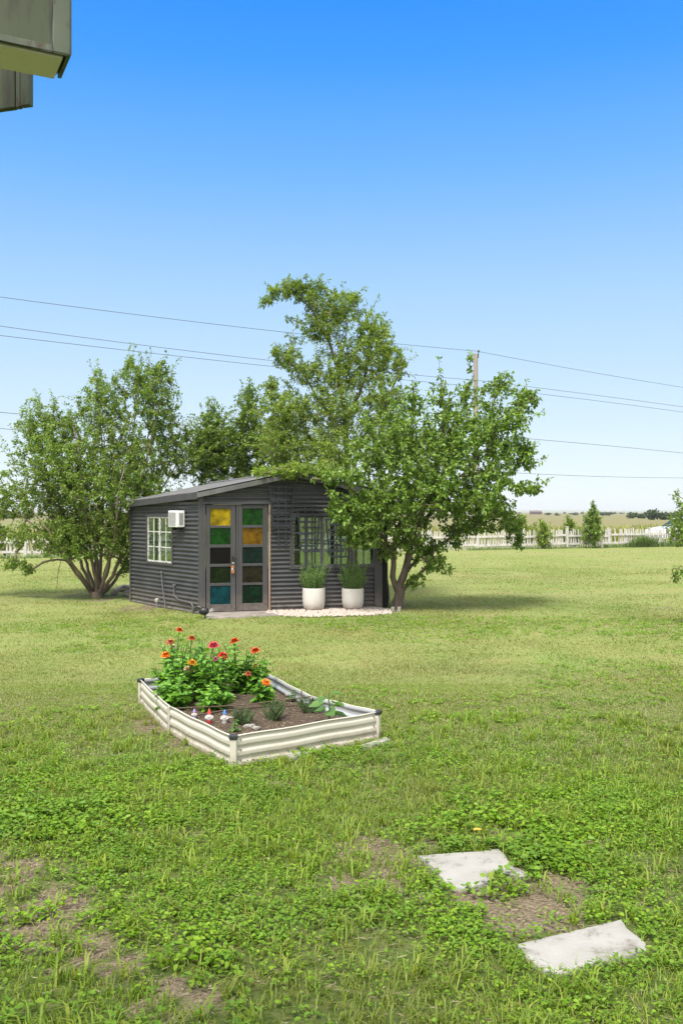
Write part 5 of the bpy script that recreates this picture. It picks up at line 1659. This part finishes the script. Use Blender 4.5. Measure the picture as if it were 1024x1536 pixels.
def wire(pts_l, pole_y, pts_r, label, r=.011, off=0):
    zp = H - (pole_y - HY) / F * 55
    curve = []
    for pts, s_end in ((pts_l, -2.0), (pts_r, 2.2)):
        sz = np.array([wire_pt(x, y) for x, y in pts])
        # z = zp + a s + b s^2
        if len(sz) > 1:
            A = np.stack([sz[:, 0], sz[:, 0] ** 2], -1)
            ab = np.linalg.lstsq(A, sz[:, 1] - zp, rcond=None)[0]
        else:
            bq = .35; ab = np.array([(sz[0, 1] - zp - bq * sz[0, 0] ** 2) / sz[0, 0], bq])
        ss = np.linspace(0, s_end, 26)
        cu = [PB + WD * s + Vector((0, off, zp + ab[0] * s + ab[1] * s * s)) for s in ss]
        curve = cu[::-1] + curve[1:] if s_end < 0 else curve + cu[1:]
    g = MB(); g.tube(curve, r, 6)
    tag(g.build('power_line', M['wire'], None, org=PB + Vector((0, 0, zp))), label, 'power line', 'overhead lines on the pole')


wire([(0, 446), (438, 500)], 527, [(848, 552), (1024, 581.5)], 'topmost overhead wire, fixed to the pole tip', .012, -.1)
wire([(0, 490), (400, 541)], 571, [(850, 588), (1024, 611)], 'upper of the close pair of wires below the pole tip', .012, -.2)
wire([(0, 502), (410, 549)], 579, [(850, 595), (1024, 617.5)], 'lower of the close pair of wires below the pole tip', .012, .2)
wire([(0, 619), (95, 626.5)], 652, [(780, 657.5), (1024, 680)], 'overhead cable crossing behind the crowns at mid pole', .013, -.2)
wire([(0, 643), (40, 646.5)], 706, [(800, 711), (1024, 717)], 'lowest overhead cable, nearest the horizon', .012, -.2)


# ------------------------------------------------------------------ car beyond the fence
cd = fd.copy(); cn_ = fn.copy()
cp = Vector(((978 - 512) / F * 53.5, 53.5, 0))
car = thing('parked_car', 'white sedan parked beyond the picket fence behind the edge shrub', 'car', cp + cd * 2.2)


def CP(l, w, z): return cp + cd * l + cn_ * w + Vector((0, 0, z))


def loft(secs, name, m, parent, bevel=.03):
    """secs: list of (l, half width low, half width high, z low, z high)"""
    g = MB()
    for l, wl, wh, z0, z1 in secs:
        g.v += [CP(l, -wl, z0), CP(l, -wl * 1.02, (z0 + z1) / 2), CP(l, -wh, z1), CP(l, wh, z1), CP(l, wl * 1.02, (z0 + z1) / 2), CP(l, wl, z0)]
    for i in range(len(secs) - 1):
        for k in range(6): g.face([i * 6 + k, i * 6 + (k + 1) % 6, (i + 1) * 6 + (k + 1) % 6, (i + 1) * 6 + k])
    g.face(list(range(6))[::-1]); g.face([(len(secs) - 1) * 6 + k for k in range(6)])
    return g.build(name, m, parent, smooth=True, bevel=bevel)


body = loft([(0, .72, .66, .32, .62), (.12, .84, .78, .22, .72), (.8, .89, .83, .2, .86), (1.35, .9, .84, .2, .93), (3.4, .9, .84, .2, .97), (4.2, .88, .8, .22, .98), (4.42, .8, .74, .35, .9)], 'body', M['car'], car)
loft([(1.30, .76, .70, .90, .95), (1.95, .76, .60, .92, 1.36), (2.4, .76, .58, .92, 1.42), (3.1, .76, .58, .92, 1.40), (3.95, .74, .66, .92, 1.0)], 'cabin_glass', M['car_glass'], car, .02)
loft([(1.92, .60, .585, 1.345, 1.375), (2.4, .6, .575, 1.40, 1.445), (3.15, .59, .57, 1.385, 1.425), (3.35, .6, .585, 1.31, 1.335)], 'roof', M['car'], car, .01)
for s in (-1, 1):
    for l in (.85, 3.45):
        g = MB()
        c = CP(l, s * .80, .32)
        g.tube([c - cn_ * .1, c + cn_ * .1], .32, 24); w = g.build('wheel', M['tyre'], car, smooth=True, bevel=.02)
        g = MB(); g.tube([c + cn_ * s * .09, c + cn_ * s * .112], [.21, .19], 20); g.build('rim', M['rim'], w, smooth=True)
    g = MB(); g.obox(CP(-.01 + .02, s * .5 - .14, .56), cd * .12, cn_ * .28, Vector((0, 0, .12))); g.build('headlight', M['lamp'], car, bevel=.02)
    g = MB(); g.obox(CP(1.75, s * .88 - .07, .95), cd * .14, cn_ * .14, Vector((0, 0, .11))); g.build('mirror', M['car'], car, bevel=.03)

# ------------------------------------------------------------------ far trees, houses
def far_tree(x, yb, ytop, wpx, label, n=420):
    d = H * F / (yb - HY)
    base = Vector(((x - 512) / F * d, d, 0)); h = (yb - ytop) * d / F; w = wpx * d / F / 2
    t = thing('far_tree', label, 'tree', base, 'far trees on the horizon')
    g = MB(); g.tube([base, base + Vector((0, 0, h * .6))], [w * .10, w * .05], 6); g.build('trunk', M['bark'], t)
    P = []
    for k in range(7):
        a = rnd.uniform(0, 2 * PI); c = np.array(base) + np.array([w * .55 * math.cos(a), w * .4 * math.sin(a), h * rnd.uniform(.22, .72)])
        P.append(c[None] + sphere_pts(n // 7) * rng.random((n // 7, 1)) ** .4 * np.array([w * .6, w * .5, h * .3])[None])
    P = np.concatenate(P); q = len(P)
    v, f = leaves6(P, rng.normal(size=(q, 3)), rng.normal(size=(q, 3)) + [0, 0, .6], rng.uniform(.16, .32, q) * h, rng.uniform(.1, .18, q) * h, .2, .2)
    np_mesh('crown', v, f, M['leaf_far'], t)


for (x, yb, yt, w, lb) in [(948, 778, 768, 17, 'round dark far tree standing apart at the left end of the right clump'), (961, 778, 769, 12, 'low far tree beside the round one'), (976, 780, 764, 18, 'highest far tree of the clump right of the field'), (990, 780, 767, 18, 'second far tree from the right edge of the field'),
                          (1006, 780, 766, 20, 'rightmost far tree of the clump, partly behind the edge shrub'), (1030, 780, 765, 26, 'far tree hidden mostly past the edge'), (913, 774, 767.5, 16, 'small far tree in mid field, right of the tall fence shrub'), (901, 774, 768, 8, 'tiny far tree touching the tall fence shrub'),
                          (860, 773, 768.5, 14, 'flat far tree over the yellow green sapling'), (822, 773, 768.5, 12, 'flat far tree next to the far brick house'), (836, 773.5, 769, 8, 'tiny far tree between the house and sapling'), (4, 778, 766, 20, 'dark far tree at the far left horizon'), (22, 778, 767, 18, 'dark far tree beside the leftmost one'), (42, 778, 767, 20, 'dark far tree seen through the left tree')]:
    far_tree(x, yb, yt, w, lb)
for x in (700, 716, 742, 760, 778, 845, 873, 884, 922, 931, 968, 1000):
    yb = 770.6 + rnd.random() * .8
    far_tree(x, yb, yb - rnd.uniform(2.5, 4.2), rnd.uniform(6, 13), 'tiny hazy tree on the skyline of the far fields', 140)
for (x, w, lb) in [(803, 16, 'low far brick house with a dark roof at the field edge')]:
    d = 620
    p = Vector(((x - 512) / F * d, d, 0)); ww = w * d / F / 2
    t = thing('far_house', lb, 'house', p)
    g = MB(); g.box(p + Vector((-ww, -3, 0)), p + Vector((ww, 3, 1.6))); g.build('wall', M['brick_far'], t)
    g = MB(); g.add([p + Vector(q) for q in [(-ww - .3, -3.4, 1.6), (ww + .3, -3.4, 1.6), (ww + .3, 3.4, 1.6), (-ww - .3, 3.4, 1.6), (-ww, 0, 2.8), (ww, 0, 2.8)]], [(0, 1, 5, 4), (2, 3, 4, 5), (1, 2, 5), (3, 0, 4), (0, 3, 2, 1)]); g.build('roof', M['roof_far'], t)
    g = MB()
    for k in range(-2, 3): g.box(p + Vector((k * ww * .35 - .5, -3.05, .5)), p + Vector((k * ww * .35 + .5, -3.004, 1.3)))
    g.build('window', M['car_glass'], t)

# stones between left tree and shed
for (x, y, r, lb) in [(186, 887, .17, 'larger grey rock between the left tree and the shed'), (172, 893, .10, 'white rock nearest the foot of the left tree'), (194, 894, .13, 'rough rock touching the shed back corner')]:
    pebble_thing(G(x, y) + Vector((0, 0, .05)), r, 'rock', M['rock'], lb, 'rock', 'rocks by the left tree')
# fallen yellow leaf
p = G(708, 1245, .05)
v, f = leaves6(np.array([p]), np.array([[1., .1, .1]]), np.array([[0, -.3, 1.]]), np.array([.055]), np.array([.022]), .2, .1)
tag(np_mesh('fallen_leaf', v, f, surf('yellow dead leaf', (.42, .28, .03), (.35, .21, .03), 60, .6), org=tuple(p)), 'bright yellow fallen leaf lying on the weeds above the nearer bed stone', 'leaf')

# ------------------------------------------------------------------ eave of the house the photo is taken from
k = .5
def E(x, y, dd): return D(x, y, dd * k)
near_r = E(101, 84, 3.0); zb = near_r.z
def at_z(x, y, z): return G(x, y, z)
nr = at_z(101, 84, zb); far_r = at_z(85, 120, zb); nl_ = at_z(0, 62.5, zb)
along = (nl_ - nr).normalized(); back = (far_r - nr)
back = back - along * back.dot(along)
house = thing('house_eave', 'algae stained green gutter corner of the house eave over the upper left', 'house eave', nr + along * .6)
LNG = 1.6
up = Vector((0, 0, 1))
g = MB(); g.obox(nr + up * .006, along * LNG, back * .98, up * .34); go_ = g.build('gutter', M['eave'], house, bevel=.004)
g = MB(); g.obox(nr - up * .002 + back * .07 + along * .006, along * LNG, back * .86, up * .006); g.build('gutter_base', surf('clean underside with grass bounce', (.74, .66, .72), (.62, .56, .58), 7, .5, stain=(.2, .17, .1), sscale=15, spos=(.66, .76)), house)  # cleaner underside, colour also lightened to stand in for grass bounce
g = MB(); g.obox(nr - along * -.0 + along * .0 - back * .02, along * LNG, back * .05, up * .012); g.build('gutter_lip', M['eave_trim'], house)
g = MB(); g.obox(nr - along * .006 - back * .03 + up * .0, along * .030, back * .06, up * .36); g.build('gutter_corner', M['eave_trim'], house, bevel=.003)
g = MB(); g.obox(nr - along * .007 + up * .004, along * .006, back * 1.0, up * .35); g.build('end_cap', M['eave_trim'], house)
# dark caulk lines at the joints
def caulk(a, b, r=.0018):
    g = MB(); n = 14
    g.tube([a.lerp(b, i / n) + Vector((rnd.gauss(0, .0010), rnd.gauss(0, .0004), rnd.gauss(0, .0010))) for i in range(n + 1)], [r * rnd.uniform(.4, 1.7) for i in range(n + 1)], 6)
    return g.build('seam', M['cap'], house, smooth=True)
caulk(nr + along * .0245 - back * .03, nr + along * .0245 - back * .03 + up * .34)
caulk(nr + along * .02 - back * .03 + up * .001, nr + along * .9 - back * .025 + up * .001, .0014)
# unseen roof slab above the frame, added to shade the gutter front
g = MB(); g.obox(nr - along * .06 - back * .9 + up * .37, along * (LNG + .1), back * 1.8, up * .05 + back * 0); g.build('roof', M['eave_dark'], house)
# fascia end behind the gutter
z2 = zb
f_r = at_z(47, 158.5, z2); f_l = at_z(0, 165, z2)
al2 = (f_l - f_r).normalized(); bk2 = Vector((-al2.y, al2.x, 0))
if bk2.y < 0: bk2 = -bk2
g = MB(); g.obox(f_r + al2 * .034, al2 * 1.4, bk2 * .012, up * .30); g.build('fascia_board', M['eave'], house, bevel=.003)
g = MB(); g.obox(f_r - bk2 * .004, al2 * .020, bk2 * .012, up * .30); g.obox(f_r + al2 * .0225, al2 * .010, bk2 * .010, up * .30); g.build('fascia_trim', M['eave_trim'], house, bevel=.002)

# ------------------------------------------------------------------ air
g = MB(); g.box((-4900, -40, -1.0), (4900, 4900, 32))
hz, hnt, hout = new_mat('thin haze')
pv = N(hnt, 'ShaderNodeVolumePrincipled'); pv.inputs['Density'].default_value = .00022; pv.inputs['Color'].default_value = (.93, .96, 1, 1); pv.inputs['Anisotropy'].default_value = .2
L(hnt, pv.outputs[0], hout.inputs['Volume'])
tag(g.build('haze', hz), kind='stuff')
# ------------------------------------------------------------------ sky, sun, camera
SUN_DIR = Vector((-.20, -.45, .87)).normalized()
sel = math.asin(SUN_DIR.z)
EXPO = 1.52
w = bpy.data.worlds.new('World'); scene.world = w; w.use_nodes = True
nt = w.node_tree; nt.nodes.clear()
out = N(nt, 'ShaderNodeOutputWorld'); bg = N(nt, 'ShaderNodeBackground')
sky = N(nt, 'ShaderNodeTexSky', sky_type='NISHITA')
sky.sun_disc = False; sky.sun_elevation = sel; sky.sun_rotation = math.atan2(SUN_DIR.x, SUN_DIR.y)
sky.air_density = 1.2; sky.dust_density = .6; sky.ozone_density = 2.0
tc = N(nt, 'ShaderNodeTexCoord'); sp = N(nt, 'ShaderNodeSeparateXYZ'); L(nt, tc.outputs['Generated'], sp.inputs[0])
K = 1 / (2 ** EXPO)
def s2l(c): return tuple((q / 255 / 12.92 if q / 255 < .04045 else ((q / 255 + .055) / 1.055) ** 2.4) for q in c)
stops = [(0, (247, 253, 255)), (.03, (233, 248, 255)), (.12, (204, 231, 255)), (.22, (172, 214, 254)), (.34, (112, 184, 255)), (.43, (58, 160, 255)), (.49, (24, 146, 255)), (.56, (70, 160, 250)), (.66, (230, 240, 250)), (1.0, (345, 342, 336))]  # upper stops lie above the view, brightened as neutral fill
rc = ramp(nt, sp.outputs['Z'], [(p, tuple(q * K / .1 for q in s2l(c))) for p, c in stops])
# unseen half of the sky behind the camera, whitened as added fill light
back = N(nt, 'ShaderNodeMapRange', interpolation_type='SMOOTHSTEP')
back.inputs['From Min'].default_value = .45; back.inputs['From Max'].default_value = -.35
L(nt, sp.outputs['Y'], back.inputs['Value'])
white = tuple(q * K / .1 for q in (1.9, 1.88, 1.84))
rc = mixc(nt, back.outputs[0], rc, white)
L(nt, mixc(nt, .06, rc, sky.outputs[0]), bg.inputs['Color'])
bg.inputs['Strength'].default_value = .1
L(nt, bg.outputs[0], out.inputs[0])

sl = bpy.data.lights.new('sun', 'SUN'); sl.energy = 2.45; sl.angle = math.radians(15); sl.color = (1, .96, .89)
so = bpy.data.objects.new('sun', sl); col.objects.link(so)
so.rotation_euler = SUN_DIR.to_track_quat('Z', 'Y').to_euler(); so.location = SUN_DIR * 50

cam = bpy.data.cameras.new('camera'); co = bpy.data.objects.new('camera', cam); col.objects.link(co)
co.location = CAM; co.rotation_euler = (PI / 2, 0, 0)
cam.sensor_fit = 'VERTICAL'; cam.sensor_height = 36; cam.lens = F / 1536 * 36
cam.clip_start = .05; cam.clip_end = 12000
scene.camera = co
scene.view_settings.view_transform = 'Standard'; scene.view_settings.look = 'None'
scene.view_settings.exposure = EXPO; scene.view_settings.gamma = 1
scene.cycles.max_bounces = 10; scene.cycles.transparent_max_bounces = 16
print('LEAVES', NLEAF)
